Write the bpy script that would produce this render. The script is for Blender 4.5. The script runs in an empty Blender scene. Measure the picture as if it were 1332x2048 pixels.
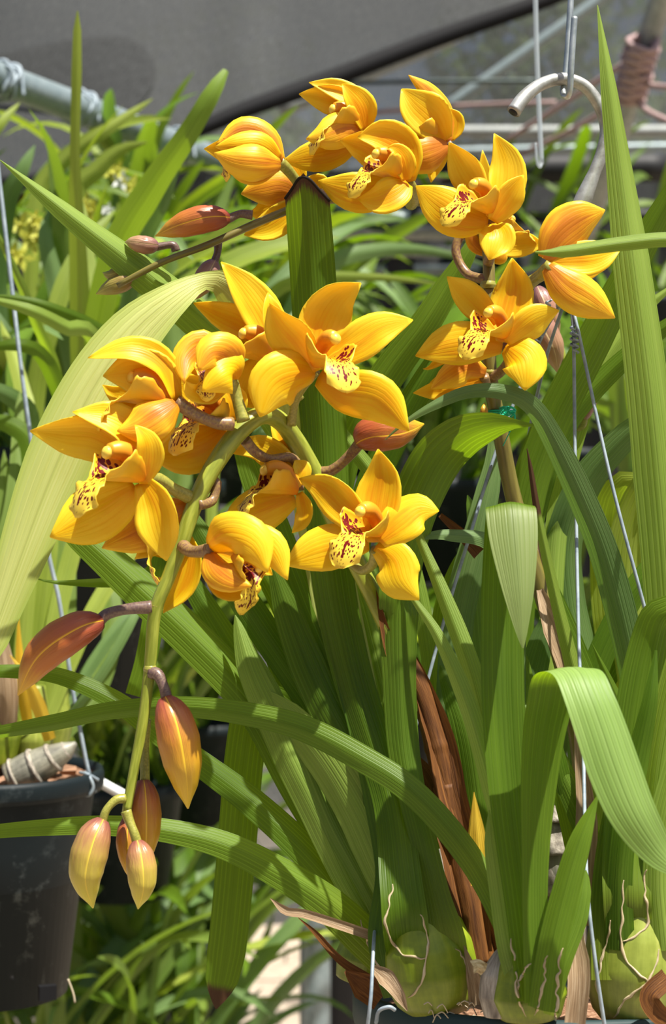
import bpy, bmesh, math, random
from mathutils import Vector, Matrix
import numpy as np

# ------------------------------------------------------------------ camera, sky, sun, exposure
SC = bpy.context.scene
COL = SC.collection
FPX = 3450.0          # focal length in pixels of the 1332 x 2048 frame
EYE = 1.45            # camera height over the ground
cam_d = bpy.data.cameras.new('camera')
cam_d.sensor_fit = 'VERTICAL'; cam_d.sensor_height = 36.0
cam_d.lens = 36.0 * FPX / 2048.0
cam_d.clip_start = 0.02; cam_d.clip_end = 200
cam_d.dof.use_dof = True; cam_d.dof.focus_distance = 0.98; cam_d.dof.aperture_fstop = 10.5
cam = bpy.data.objects.new('camera', cam_d); COL.objects.link(cam)
cam.location = (0, 0, EYE); cam.rotation_euler = (math.pi/2, 0, 0)
SC.camera = cam

SUN_DIR = Vector((0.30, -0.27, 0.92)).normalized()      # towards the sun
w = bpy.data.worlds.new('sky'); SC.world = w; w.use_nodes = True
nt = w.node_tree; bgn = nt.nodes['Background']
sky = nt.nodes.new('ShaderNodeTexSky'); sky.sky_type = 'NISHITA'; sky.sun_disc = False
sky.sun_elevation = math.asin(SUN_DIR.z); sky.sun_rotation = math.atan2(SUN_DIR.x, SUN_DIR.y)
sky.air_density = 1.0; sky.dust_density = 3.0; sky.ozone_density = 1.0
nt.links.new(sky.outputs[0], bgn.inputs[0]); bgn.inputs[1].default_value = 0.080
sun_d = bpy.data.lights.new('sun', 'SUN'); sun_d.energy = 7.2; sun_d.angle = math.radians(0.6); sun_d.color = (1.0, 0.955, 0.87)
sun = bpy.data.objects.new('sun', sun_d); COL.objects.link(sun)
sun.rotation_euler = (-SUN_DIR).to_track_quat('-Z', 'Y').to_euler(); sun.location = (1, -1, 5)
vs = SC.view_settings
vs.view_transform = 'Standard'; vs.look = 'None'; vs.gamma = 1.0; vs.exposure = 0.46
vs.use_curve_mapping = False

R = random.Random(7)

# ------------------------------------------------------------------ helpers
def P(x, y, d=0.0):
    """a point of the place: x, y as seen in the photograph, d = centimetres beyond the flowers, which hang 1 m from the lens"""
    Y = 1.0 + d/100.0
    return Vector(((x-666.0)/FPX*Y, Y, EYE-(y-1024.0)/FPX*Y))
CAM = Vector((0, 0, EYE))

def catmull(pts, n):
    """n+1 points along a Catmull-Rom curve through pts (tuples of any length), even in arc length of the first 3"""
    p = [np.array(q, float) for q in pts]
    if len(p) == 2: p = [p[0], (p[0]+p[1])/2, p[1]]
    p = [2*p[0]-p[1]] + p + [2*p[-1]-p[-2]]
    out = []
    for i in range(1, len(p)-2):
        for k in range(16):
            t = k/16.0
            a, b, c, e = p[i-1], p[i], p[i+1], p[i+2]
            out.append(0.5*((2*b)+(-a+c)*t+(2*a-5*b+4*c-e)*t*t+(-a+3*b-3*c+e)*t**3))
    out.append(p[-2])
    out = np.array(out)
    seg = np.linalg.norm(np.diff(out[:, :3], axis=0), axis=1)
    s = np.concatenate([[0], np.cumsum(seg)]); s /= s[-1]
    ts = np.linspace(0, 1, n+1)
    return np.stack([np.interp(ts, s, out[:, j]) for j in range(out.shape[1])], 1), float(seg.sum())

def table(tab):
    xs = [a for a, b in tab]; ys = [b for a, b in tab]
    return lambda t: float(np.interp(t, xs, ys))

def obj(name, verts, faces, mats, parent=None, uvs=None, mi=None, smooth=True):
    me = bpy.data.meshes.new(name)
    me.from_pydata([tuple(v) for v in verts], [], faces)
    if not isinstance(mats, (list, tuple)): mats = [mats]
    for m in mats: me.materials.append(m)
    if mi: me.polygons.foreach_set('material_index', mi)
    if smooth: me.polygons.foreach_set('use_smooth', [True]*len(me.polygons))
    if uvs is not None:
        ul = me.uv_layers.new(name='UVMap')
        li = np.zeros(len(me.loops), int); me.loops.foreach_get('vertex_index', li)
        ul.data.foreach_set('uv', np.asarray(uvs, float)[li].ravel())
    me.update()
    o = bpy.data.objects.new(name, me); COL.objects.link(o)
    if parent is not None: attach(o, parent)
    return o

def attach(o, parent):
    o.parent = parent
    o.matrix_parent_inverse = Matrix.Translation(-WL[parent]) if parent in WL else Matrix.Identity(4)

WL = {}
def thing(name, label, cat, loc, group=None):
    o = bpy.data.objects.new(name, None); COL.objects.link(o)
    o.empty_display_size = 0.05
    o.location = loc; WL[o] = Vector(loc)
    o['label'] = label; o['category'] = cat
    if group: o['group'] = group
    return o
def tag(o, label, cat, group=None):
    o['label'] = label; o['category'] = cat
    if group: o['group'] = group
    return o
def structure(o): o['kind'] = 'structure'; return o

class MB:
    """collects shapes for one mesh object"""
    def __init__(s): s.v = []; s.f = []; s.uv = []
    def add(s, v, f, uv=None):
        b = len(s.v); s.v += [Vector(q) for q in v]; s.f += [tuple(i+b for i in q) for q in f]
        s.uv += list(uv) if uv is not None else [(0, 0)]*len(v)
    def tube(s, pts, rad, sides=10, n=None, cap=True, wob=None, face=None):
        """pts are world points; rad a number or list of (t, r)"""
        n = n or max(8, 6*(len(pts)-1))
        c, L = catmull([tuple(p) for p in pts], n)
        rf = table(rad) if isinstance(rad, list) else (lambda t: rad)
        c = [Vector(q) for q in c]
        T = [(c[min(i+1, n)]-c[max(i-1, 0)]).normalized() for i in range(n+1)]
        a = T[0].orthogonal().normalized() if face is None else face
        vs_, fs, uv = [], [], []
        for i in range(n+1):
            a = (a - T[i]*a.dot(T[i])).normalized(); b = T[i].cross(a)
            for k in range(sides):
                th = 2*math.pi*k/sides; r = rf(i/n)
                if wob: r *= wob(i/n, th)
                vs_.append(c[i]+(a*math.cos(th)+b*math.sin(th))*r); uv.append((k/sides, i/n))
        for i in range(n):
            for k in range(sides):
                fs.append((i*sides+k, i*sides+(k+1) % sides, (i+1)*sides+(k+1) % sides, (i+1)*sides+k))
        if cap:
            fs.append(tuple(range(sides-1, -1, -1))); fs.append(tuple(n*sides+k for k in range(sides)))
        s.add(vs_, fs, uv); return s
    def box(s, c, dx, dy, dz, rot=None):
        m = rot or Matrix.Identity(3); c = Vector(c)
        v = [c+m@Vector((x*dx/2, y*dy/2, z*dz/2)) for x in (-1, 1) for y in (-1, 1) for z in (-1, 1)]
        s.add(v, [(0, 1, 3, 2), (4, 6, 7, 5), (0, 4, 5, 1), (2, 3, 7, 6), (0, 2, 6, 4), (1, 5, 7, 3)]); return s
    def lathe(s, c, prof, sides=40, tilt=None):
        """prof: list of (r, z)"""
        m = tilt or Matrix.Identity(3); c = Vector(c); v = []; f = []; uv = []
        for j, (r, z) in enumerate(prof):
            for k in range(sides):
                th = 2*math.pi*k/sides
                v.append(c+m@Vector((r*math.cos(th), r*math.sin(th), z))); uv.append((k/sides, j/(len(prof)-1)))
        for j in range(len(prof)-1):
            for k in range(sides):
                f.append((j*sides+k, j*sides+(k+1) % sides, (j+1)*sides+(k+1) % sides, (j+1)*sides+k))
        s.add(v, f, uv); return s
    def build(s, name, mat, parent=None, smooth=True):
        return obj(name, s.v, s.f, mat, parent, s.uv, None, smooth)

def frames(path, n, roll=0.0, side=None):
    """points, tangents, side and normal vectors along a path whose blade lies across the line of sight (then rolled about the path)"""
    c, L = catmull([tuple(q) for q in path], n)
    c = [Vector(q) for q in c]
    T = [(c[min(i+1, n)]-c[max(i-1, 0)]).normalized() for i in range(n+1)]
    S, N = [], []; prev = None
    for i in range(n+1):
        V = (c[i]-CAM).normalized()
        s = T[i].cross(V)
        l = s.length
        s = s.normalized() if l > 1e-4 else (prev or T[i].orthogonal().normalized())
        if side is not None:
            s = Vector(side); s = (s-T[i]*s.dot(T[i])).normalized()
        elif prev is not None:
            if s.dot(prev) < 0: s = -s
            k = min(1.0, l*2.2+0.06)
            s = (prev*(1-k)+s*k); s = (s-T[i]*s.dot(T[i])).normalized()
        prev = s
        rr = roll(i/n) if callable(roll) else roll
        s2 = Matrix.Rotation(rr, 3, T[i]) @ s
        S.append(s2); N.append(s2.cross(T[i]).normalized())
    return c, T, S, N, L

STRAP = [(0, .62), (.12, .78), (.35, 1), (.7, .95), (.86, .72), (.95, .38), (.985, .18), (1, .03)]
STRAP_LONG = [(0, .6), (.2, .9), (.45, 1), (.7, .8), (.9, .35), (1, .02)]
CUT = [(0, .62), (.2, .9), (.4, 1), (1, 1)]
FLAT = [(0, 1), (1, 1)]

def leaf(parent, pts, w, mat, prof=STRAP, fold=0.28, roll=0.0, n=36, name='leaf', cut=None, bulge=0.0, pleat=0.014, cols=10, world=False, edge=None, dry=None, side=None):
    """a strap leaf. pts: (x, y, d[, width factor]); w: width as seen, in pixels. fold: depth of the keel fold. cut: (left, mid, right) end offsets in units of the half width"""
    if world: path = [Vector(q[:3]) for q in pts]
    else: path = [P(*q[:3]) for q in pts]
    c, T, S, N, L = frames(path, n, roll, side)
    pf = table(prof)
    wf = None
    if len(pts[0]) > 3:
        ww, _ = catmull([tuple(path[i])+(pts[i][3],) for i in range(len(pts))], n); wf = ww[:, 3]
    rr0 = roll if not callable(roll) else 0
    v, uv, f = [], [], []
    for i in range(n+1):
        t = i/n
        hw = w/2.0*(1.0/FPX*c[i].y if not world else 1.0)*pf(t)*(wf[i] if wf is not None else 1.0)/max(.5, math.cos(rr0))
        for k in range(cols+1):
            u = k/cols*2-1
            z = (fold*abs(u)*hw - fold*hw*.5)*(min(1, .15+t*4) if bulge else 1) + pleat*hw*math.cos(u*9.0)*(1-abs(u)**4)
            if bulge: z -= bulge(t)*hw*u*u if callable(bulge) else bulge*hw*u*u
            q = c[i]+S[i]*(u*hw)+N[i]*z
            if cut is not None and i > n-4:
                off = np.interp(u, [-1, 0, 1], cut)*hw
                q = q+T[i]*off*(i-(n-4))/4.0
            v.append(q); uv.append((k/cols, t))
    for i in range(n):
        for k in range(cols):
            a = i*(cols+1)+k
            f.append((a, a+1, a+cols+2, a+cols+1))
    o = obj(name, v, f, mat, parent, uv)
    if dry:                                              # papery torn margins along the base
        for k, tm in ((0, dry[0]), (cols, dry[1])):
            rr = random.Random(int(pts[0][0])+k); m = int(n*tm)
            if m < 3: continue
            b = MB(); b.tube([v[i*(cols+1)+k]+Vector((rr.uniform(-.0005, .0005), -.0003, 0)) for i in range(m)], [(0, .0006), (.3, .0009), (.6, .0006), (.8, .0010), (1, .0002)], 6, n=m*3)
            attach(b.build('dry_edge', M['papery']), o)
    if cut is not None and edge is not None:
        b = MB(); row = v[n*(cols+1):]
        b.tube([q for q in row[::2]], .0009, 6, n=20)
        attach(b.build('cut_edge', edge), o)
    return o

TEPAL = [(0, .36), (.1, .56), (.25, .84), (.40, .99), (.5, 1), (.62, .93), (.74, .75), (.84, .5), (.91, .30), (.96, .16), (1, .03)]
def tepal(parent, name, pts, w, cup=0.25, back=False, roll=0.0, d0=0.0, prof=TEPAL, n=16, cols=10, mats=None, seed=0, wav=1.0):
    path = [P(x, y, d+d0) for x, y, d in pts]
    c, T, S, N, L = frames(path, n, roll)
    pf = table(prof); rr = random.Random(seed)
    if back: cup = -cup                                     # seen from outside, the boat shape turns its rims away
    ph, am = rr.uniform(0, 6), rr.uniform(.06, .13)*wav
    th = 0.0007
    fr, bk, uv = [], [], []
    for i in range(n+1):
        t = i/n
        hw = w/2.0/FPX*c[i].y*pf(t)/max(.5, math.cos(roll))
        flip = -1.0 if N[i].dot(c[i]-CAM) > 0 else 1.0
        nn = N[i]*flip                                      # towards the viewer
        sg = -1.0 if back else 1.0
        for k in range(cols+1):
            u = k/cols*2-1
            z = cup*hw*u*u + .08*hw*math.exp(-(u/.16)**2)*sg*(1-t) + am*hw*math.sin(t*9+ph+u)*abs(u)**2
            q = c[i]+S[i]*(u*hw)+nn*z
            e = th*(1-.7*abs(u)**6)*(1 if 0 < i < n else .3)
            fr.append(q+nn*e*.5); bk.append(q-nn*e*.5); uv.append((k/cols, t))
    m = cols+1; off = len(fr); f, mi = [], []
    a_, b_ = (1, 0) if back else (0, 1)
    for i in range(n):
        for k in range(cols):
            a = i*m+k
            f.append((a, a+1, a+m+1, a+m)); mi.append(a_)
            f.append((off+a, off+a+m, off+a+m+1, off+a+1)); mi.append(b_)
    for i in range(n):
        for k in (0, cols):
            a = i*m+k; q = (a, a+m, off+a+m, off+a); f.append(q if k == 0 else q[::-1]); mi.append(0)
    for i in (0, n):
        for k in range(cols):
            a = i*m+k; q = (a, off+a, off+a+1, a+1); f.append(q if i == 0 else q[::-1]); mi.append(0)
    return obj(name, fr+bk, f, mats, parent, uv+uv, mi)

LIPW = table([(0, .16), (.10, .34), (.22, .50), (.36, .58), (.45, .53), (.52, .35), (.58, .215), (.66, .235), (.77, .285), (.85, .29), (.91, .25), (.96, .17), (.985, .11), (1, .05)])
LIPA = table([(0, 1.6), (.2, 1.65), (.38, 1.5), (.48, 1.25), (.56, .7), (.64, .1), (.85, -.5), (1, -.6)])
def lip(parent, o, F, U, L, mats, seed=0):
    L *= 1.12
    """labellum: a gutter with two upright side lobes round the column and a spotted, down-curled middle lobe"""
    F = Vector(F).normalized(); U = Vector(U); Rr = F.cross(U).normalized(); U = Rr.cross(F).normalized()
    rr = random.Random(seed); ph = rr.uniform(0, 6)
    n, cols = 34, 24
    cl = []
    for i in range(n+1):
        v = i/n
        if v < .5: y, z = v*1.0, -.08-.08*v
        else:
            a = (v-.5)/.5*1.75; y, z = .5+.34*math.sin(a), -.12-.42*(1-math.cos(a))
        cl.append((y, z))
    A, B, uv = [], [], []
    for i in range(n+1):
        v = i/n
        y0, z0 = cl[max(i-1, 0)]; y1, z1 = cl[min(i+1, n)]
        t = Vector((0, y1-y0, z1-z0)).normalized(); up = Vector((0, -t.z, t.y))
        h, ph_ = LIPW(v), LIPA(v)
        for k in range(cols+1):
            u = k/cols*2-1
            if abs(ph_) < 1e-3: x, z = h*u, 0
            else: x, z = h*math.sin(ph_*u)/ph_, h*(1-math.cos(ph_*u))/ph_
            wv = abs(u)**4*(.03*math.sin(v*30+ph+u)+.018*math.sin(v*52+2*ph)) * (1 if v > .3 else .3)
            z += wv + .05*math.exp(-((abs(u)-.22)/.08)**2)*math.exp(-((v-.42)/.16)**2)   # two keels (callus)
            q = Vector((x, cl[i][0], cl[i][1]))+up*z
            nrm = up*math.cos(ph_*u) - Vector((math.sin(ph_*u), 0, 0))
            W = lambda p: o+(Rr*p.x+F*p.y+U*p.z)*L
            A.append(W(q+nrm*.008)); B.append(W(q-nrm*.008)); uv.append((k/cols, v))
    m = cols+1; off = len(A); f, mi = [], []
    for i in range(n):
        for k in range(cols):
            a = i*m+k
            f.append((a, a+1, a+m+1, a+m)); mi.append(0)
            f.append((off+a, off+a+m, off+a+m+1, off+a+1)); mi.append(1)
    for i in range(n):
        for k in (0, cols):
            a = i*m+k; q = (a, a+m, off+a+m, off+a); f.append(q if k == 0 else q[::-1]); mi.append(1)
    for i in (0, n):
        for k in range(cols):
            a = i*m+k; q = (a, off+a, off+a+1, a+1); f.append(q if i == 0 else q[::-1]); mi.append(1)
    return obj('lip', A+B, f, mats, parent, uv+uv, mi)

def column(parent, o, F, U, L, mats):
    F = Vector(F).normalized(); U = Vector(U); Rr = F.cross(U).normalized(); U = Rr.cross(F).normalized()
    W = lambda y, z, x=0: o+(Rr*x+F*y+U*z)*L
    b = MB(); b.tube([W(0, .02), W(.13, .18), (W(.34, .29)), W(.58, .27)], [(0, .09*L), (.4, .13*L), (.8, .135*L), (1, .095*L)], 14)
    q = b.build('column', mats[0], parent)
    c = MB(); rings = []
    ce = W(.60, .235)
    for j in range(7):
        a = -math.pi/2+math.pi*j/6
        rings.append((max(.004, math.cos(a))*.095*L, math.sin(a)*.07*L))
    m = Matrix((Rr, U, F)).transposed()
    c.lathe(ce, rings, 12, m)
    c.build('anther_cap', mats[1], q)
    return q

BUDW = [(0, .34), (.06, .62), (.18, .88), (.38, 1), (.6, .9), (.8, .56), (.93, .2), (1, .04)]
def bud(parent, pts, w, ped, pr, mat, pmat, d0=0.0, name='flower_bud', prof=BUDW):
    """a closed bud along pts with its pedicel along ped (sub-part)"""
    b = MB()
    path = [P(x, y, d+d0) for x, y, d in pts]
    s = w/2.0/FPX*path[0].y
    b.tube(path, [(t, r*s) for t, r in prof], 30, n=24, wob=lambda t, th: 1+.07*abs(math.sin(1.5*th))**.6-.03, face=(CAM-path[0]+Vector((.12, 0, .1))).normalized())
    o = b.build(name, mat, parent)
    if ped:
        p = MB(); p.tube([P(x, y, d+d0) for x, y, d in ped], [(0, pr*1.15/FPX), (.5, pr*.9/FPX), (1, pr*1.05/FPX)], 10)
        p.build('pedicel', pmat, o)
    return o
# ------------------------------------------------------------------ materials
class NM:
    def __init__(s, name):
        s.m = bpy.data.materials.new(name); s.m.use_nodes = True
        s.t = s.m.node_tree; s.t.nodes.clear()
        s.out = s.t.nodes.new('ShaderNodeOutputMaterial')
    def n(s, typ, ins=None, **kw):
        q = s.t.nodes.new('ShaderNode'+typ)
        for k, v in kw.items(): setattr(q, k, v)
        for k, v in (ins or {}).items():
            if isinstance(v, bpy.types.NodeSocket): s.t.links.new(v, q.inputs[k])
            else: q.inputs[k].default_value = v
        return q
    def math(s, op, a, b=0.0, c=0.0): return s.n('Math', {0: a, 1: b, 2: c}, operation=op).outputs[0]
    def mix(s, fac, a, b, blend='MIX'):
        q = s.n('Mix', data_type='RGBA', blend_type=blend)
        for i, v in ((0, fac), (6, a), (7, b)):
            if isinstance(v, bpy.types.NodeSocket): s.t.links.new(v, q.inputs[i])
            else: q.inputs[i].default_value = (tuple(v)+(1,) if i else v)
        return q.outputs[2]
    def ramp(s, fac, stops):
        q = s.n('ValToRGB', {0: fac}); e = q.color_ramp.elements
        while len(e) < len(stops): e.new(.5)
        for i, (p, c) in enumerate(stops):
            e[i].position = p; e[i].color = (tuple(c)+(1,) if not isinstance(c, (int, float)) else (c, c, c, 1))
        return q.outputs[0]
    def uv(s):
        q = s.n('SeparateXYZ', {0: s.n('UVMap').outputs[0]}); return q.outputs[0], q.outputs[1]
    def vec(s, x, y, z=0.0): return s.n('CombineXYZ', {0: x, 1: y, 2: z}).outputs[0]
    def noise(s, vec, scale, detail=3.0, rough=.5): return s.n('TexNoise', {'Vector': vec, 'Scale': scale, 'Detail': detail, 'Roughness': rough}).outputs[0]
    def rnd(s): return s.n('ObjectInfo').outputs['Random']
    def pos(s): return s.n('NewGeometry').outputs['Position']
    def objc(s): return s.n('TexCoord').outputs['Object']
    def bsdf(s, color, rough=.45, spec=.5, trans=None, tcol=None, metal=0.0, bump=None, bstr=.2, coat=0.0, alpha=None):
        p = s.n('BsdfPrincipled', {'Roughness': rough, 'Specular IOR Level': spec, 'Metallic': metal, 'Coat Weight': coat, 'Coat Roughness': .25})
        if isinstance(color, bpy.types.NodeSocket): s.t.links.new(color, p.inputs['Base Color'])
        else: p.inputs['Base Color'].default_value = tuple(color)+(1,)
        nb = None
        if bump is not None:
            nb = s.n('Bump', {'Height': bump, 'Strength': bstr, 'Distance': .002}).outputs[0]; s.t.links.new(nb, p.inputs['Normal'])
        sh = p.outputs[0]
        if trans:
            tr = s.n('BsdfTranslucent')
            tc = tcol if tcol is not None else color
            if isinstance(tc, bpy.types.NodeSocket): s.t.links.new(tc, tr.inputs[0])
            else: tr.inputs[0].default_value = tuple(tc)+(1,)
            mx = s.n('MixShader', {0: trans}); s.t.links.new(sh, mx.inputs[1]); s.t.links.new(tr.outputs[0], mx.inputs[2]); sh = mx.outputs[0]
        if alpha is not None:
            ta = s.n('BsdfTransparent'); mx = s.n('MixShader')
            if isinstance(alpha, bpy.types.NodeSocket): s.t.links.new(alpha, mx.inputs[0])
            else: mx.inputs[0].default_value = alpha
            s.t.links.new(ta.outputs[0], mx.inputs[1]); s.t.links.new(sh, mx.inputs[2]); sh = mx.outputs[0]
        s.t.links.new(sh, s.out.inputs[0]); return s.m

def leaf_mat(name, dark, light, tcol, trans=.42, rough=.40, tip=None, blotch=0.0, base=None, far=None):
    q = NM(name); u, v = q.uv(); r = q.rnd()
    st = q.noise(q.vec(q.math('MULTIPLY', u, 30.0), q.math('MULTIPLY', v, 1.2), q.math('MULTIPLY', r, 40.0)), 1.0, 3)
    veins = q.math('POWER', q.math('ABSOLUTE', q.math('SINE', q.math('MULTIPLY', u, 28.3))), 14.0)
    big = q.noise(q.vec(q.math('MULTIPLY', u, 1.5), q.math('MULTIPLY', v, 5.0), q.math('MULTIPLY', r, 17.0)), 1.0, 2)
    f = q.math('ADD', q.math('MULTIPLY', st, .75), q.math('MULTIPLY', big, .45))
    f = q.math('ADD', f, q.math('MULTIPLY', q.math('SUBTRACT', r, .5), .35))
    col = q.ramp(f, [(.34, dark), (.92, light)])
    if base: col = q.mix(q.ramp(v, [(0.0, .85), (.28, 0.0)]), col, q.mix(big, tuple(c*.6 for c in base), base))
    if far: col = q.mix(q.ramp(v, [(far[0]-.008, 0.0), (far[0]+.008, 1.0)]), col, q.ramp(f, [(.34, far[1]), (.92, far[2])]))   # past the fold: paler upper face, sunlight on the flap put into its colour
    mid = q.math('SUBTRACT', 1.0, q.math('MINIMUM', q.math('MULTIPLY', q.math('ABSOLUTE', q.math('SUBTRACT', u, .5)), 45.0), 1.0))
    col = q.mix(q.math('MULTIPLY', mid, .35), col, tuple(c*.55 for c in dark))
    if blotch:
        gm = q.math('MULTIPLY', q.ramp(q.math('ABSOLUTE', q.math('SUBTRACT', u, .5)), [(.22, 0.0), (.5, 1.0)]), q.ramp(q.math('ADD', v, q.math('MULTIPLY', st, .2)), [(.55, .35), (1.0, 1.0)]))
        col = q.mix(q.math('MULTIPLY', gm, .75), col, (.30, .42, .06))
        sp = q.noise(q.vec(q.math('MULTIPLY', u, 5.0), q.math('MULTIPLY', v, 14.0), q.math('MULTIPLY', r, 9.0)), 1.0, 5, .7)
        col = q.mix(q.math('MULTIPLY', q.ramp(sp, [(.52, 0.0), (.7, 1.0)]), blotch), col, (.42, .42, .10))
    tc = q.mix(q.math('MULTIPLY', veins, .55), tcol, tuple(min(1, c*1.9) for c in tcol))
    tc = q.mix(q.math('MULTIPLY', mid, .5), tc, tuple(c*.4 for c in tcol))
    if tip:
        k = q.ramp(q.math('ADD', v, q.math('MULTIPLY', st, .015)), [(tip, 0.0), (min(1, tip+.012), 1.0)])
        col = q.mix(k, col, (.10, .05, .022)); tc = q.mix(k, tc, (.05, .02, .01))
    return q.bsdf(col, rough+.06, .30, trans, tc, bump=q.math('ADD', q.math('MULTIPLY', st, .6), q.math('MULTIPLY', veins, .5)), bstr=.25)

M = {}
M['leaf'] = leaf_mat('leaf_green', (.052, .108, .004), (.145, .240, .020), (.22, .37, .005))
M['leaf_base'] = leaf_mat('leaf_green_pale_base', (.052, .108, .004), (.145, .240, .020), (.22, .37, .005), base=(.30, .36, .04))
M['leaf_bulb'] = leaf_mat('leaf_green_swollen_base', (.052, .108, .004), (.145, .240, .020), (.22, .37, .005), base=(.24, .28, .030))
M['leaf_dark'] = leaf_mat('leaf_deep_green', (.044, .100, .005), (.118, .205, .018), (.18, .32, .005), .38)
M['leaf_mid'] = leaf_mat('leaf_fresh_green', (.085, .165, .012), (.22, .335, .045), (.26, .42, .008), .38)
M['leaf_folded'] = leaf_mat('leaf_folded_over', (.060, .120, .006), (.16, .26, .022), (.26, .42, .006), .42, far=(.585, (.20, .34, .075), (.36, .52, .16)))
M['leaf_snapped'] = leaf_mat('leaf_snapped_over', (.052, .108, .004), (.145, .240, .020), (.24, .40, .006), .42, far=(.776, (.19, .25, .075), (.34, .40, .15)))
M['leaf_pale'] = leaf_mat('leaf_yellowing', (.44, .50, .12), (.74, .76, .32), (.5, .58, .05), .30, .42, blotch=.35)
M['leaf_cut'] = leaf_mat('leaf_green_cut', (.055, .112, .004), (.132, .225, .015), (.22, .36, .005), .42, tip=.993)
M['leaf_browntip'] = leaf_mat('leaf_green_brown_tip', (.055, .112, .004), (.132, .225, .015), (.22, .36, .005), .42, tip=.962)
M['leaf_tipped'] = leaf_mat('leaf_lime_brown_tip', (.16, .26, .03), (.28, .38, .06), (.28, .45, .02), .42, tip=.86)
M['leaf_grey'] = leaf_mat('leaf_grey_green', (.085, .155, .045), (.20, .30, .105), (.17, .32, .03), .32, .36)
M['leaf_lit'] = leaf_mat('leaf_green_sunlit', (.15, .245, .028), (.32, .44, .085), (.30, .46, .010), .38)  # lighter copy of the leaf green, sunlight put into its colour
M['leaf_far'] = leaf_mat('leaf_far_green', (.075, .130, .018), (.19, .275, .055), (.20, .32, .012), .35)
M['leaf_far2'] = leaf_mat('leaf_far_lime', (.17, .235, .028), (.37, .44, .080), (.32, .45, .015), .4)
M['leaf_yellow'] = leaf_mat('leaf_dying_yellow', (.62, .36, .02), (.80, .55, .06), (.75, .45, .02), .35)

def tep_mat(name, base, edge, vein, trans, tcol, flush):
    q = NM(name); u, v = q.uv(); r = q.rnd()
    au = q.math('ABSOLUTE', q.math('SUBTRACT', q.math('MULTIPLY', u, 2.0), 1.0))
    st = q.noise(q.vec(q.math('MULTIPLY', u, 16.0), q.math('MULTIPLY', v, 1.6), q.math('MULTIPLY', r, 30.0)), 1.0, 3)
    big = q.noise(q.vec(q.math('MULTIPLY', u, 2.0), q.math('MULTIPLY', v, 2.5), q.math('MULTIPLY', r, 11.0)), 1.0, 2)
    f = q.math('ADD', q.math('MULTIPLY', st, .5), q.math('MULTIPLY', big, .5))
    f = q.math('ADD', f, q.math('MULTIPLY', q.math('SUBTRACT', r, .5), .18))
    f = q.math('ADD', f, q.math('MULTIPLY', q.math('SUBTRACT', au, .5), .30))
    f = q.math('ADD', f, q.math('MULTIPLY', q.math('SUBTRACT', v, .55), flush))
    col = q.ramp(f, [(.26, vein), (.44, base), (.68, edge)])
    rim = q.ramp(au, [(.86, 0.0), (.97, 1.0)])
    col = q.mix(q.math('MULTIPLY', rim, .7), col, edge)
    ve = q.math('POWER', q.math('ABSOLUTE', q.math('SINE', q.math('ADD', q.math('MULTIPLY', u, 34.0), q.math('MULTIPLY', st, .8)))), 9.0)
    ve = q.math('MULTIPLY', ve, q.math('SUBTRACT', 1.0, au))
    col = q.mix(q.math('MULTIPLY', ve, .14), col, vein)
    return q.bsdf(col, .42, .35, trans, tcol, bump=q.math('ADD', st, q.math('MULTIPLY', ve, .6)), bstr=.12)
M['tep'] = tep_mat('tepal_inner', (.90, .64, .010), (.96, .79, .040), (.86, .42, .006), .45, (1.0, .70, .008), .25)
M['tep_back'] = tep_mat('tepal_outer', (.74, .35, .016), (.94, .68, .032), (.52, .185, .018), .36, (1.0, .60, .008), .35)
TM = [M['tep'], M['tep_back']]

def lip_mat(spots):
    q = NM('lip_spotted' if spots else 'lip_outside'); u, v = q.uv(); r = q.rnd()
    au = q.math('ABSOLUTE', q.math('SUBTRACT', q.math('MULTIPLY', u, 2.0), 1.0))
    n1 = q.noise(q.vec(q.math('MULTIPLY', u, 6.0), q.math('MULTIPLY', v, 6.0), q.math('MULTIPLY', r, 20.0)), 1.0, 2)
    if spots:
        col = q.ramp(v, [(.30, (.88, .42, .01)), (.55, (.93, .64, .03)), (.8, (.95, .72, .07))])
        sv = q.n('TexVoronoi', {'Vector': q.vec(q.math('ADD', q.math('MULTIPLY', u, 15.0), q.math('MULTIPLY', n1, 1.2)), q.math('ADD', q.math('MULTIPLY', v, 19.0), q.math('MULTIPLY', r, 30.0)), 0.0), 'Scale': 1.0, 'Randomness': .75}).outputs['Distance']
        th = q.ramp(v, [(.10, .22), (.22, .56), (.38, .68), (.54, .58), (.64, .42), (.88, .42), (.97, .14)])
        th = q.math('SUBTRACT', th, q.math('MULTIPLY', q.ramp(au, [(.72, 0.0), (.95, 1.0)]), .30))
        k = q.math('GREATER_THAN', q.math('SUBTRACT', th, sv), 0.0)
        # the dark strokes down the middle lobe
        sx = q.math('ABSOLUTE', q.math('ADD', q.math('SUBTRACT', u, .5), q.math('MULTIPLY', q.math('SUBTRACT', n1, .5), .25)))
        str_ = q.math('MULTIPLY', q.math('LESS_THAN', sx, .035), q.math('MULTIPLY', q.math('GREATER_THAN', v, .70), q.math('LESS_THAN', v, .9)))
        k = q.math('MAXIMUM', k, str_)
        col = q.mix(k, col, (.15, .004, .006))
    else:
        col = q.ramp(q.math('ADD', v, q.math('MULTIPLY', n1, .3)), [(.10, (.78, .24, .012)), (.42, (.86, .46, .015)), (.75, (.93, .66, .05))])
    return q.bsdf(col, .45, .35, .22, q.mix(k, (.9, .5, .02), (.12, .004, .004)) if spots else (.9, .5, .02))
M['lip_in'] = lip_mat(True); M['lip_out'] = lip_mat(False)
LM = [M['lip_in'], M['lip_out']]
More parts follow.
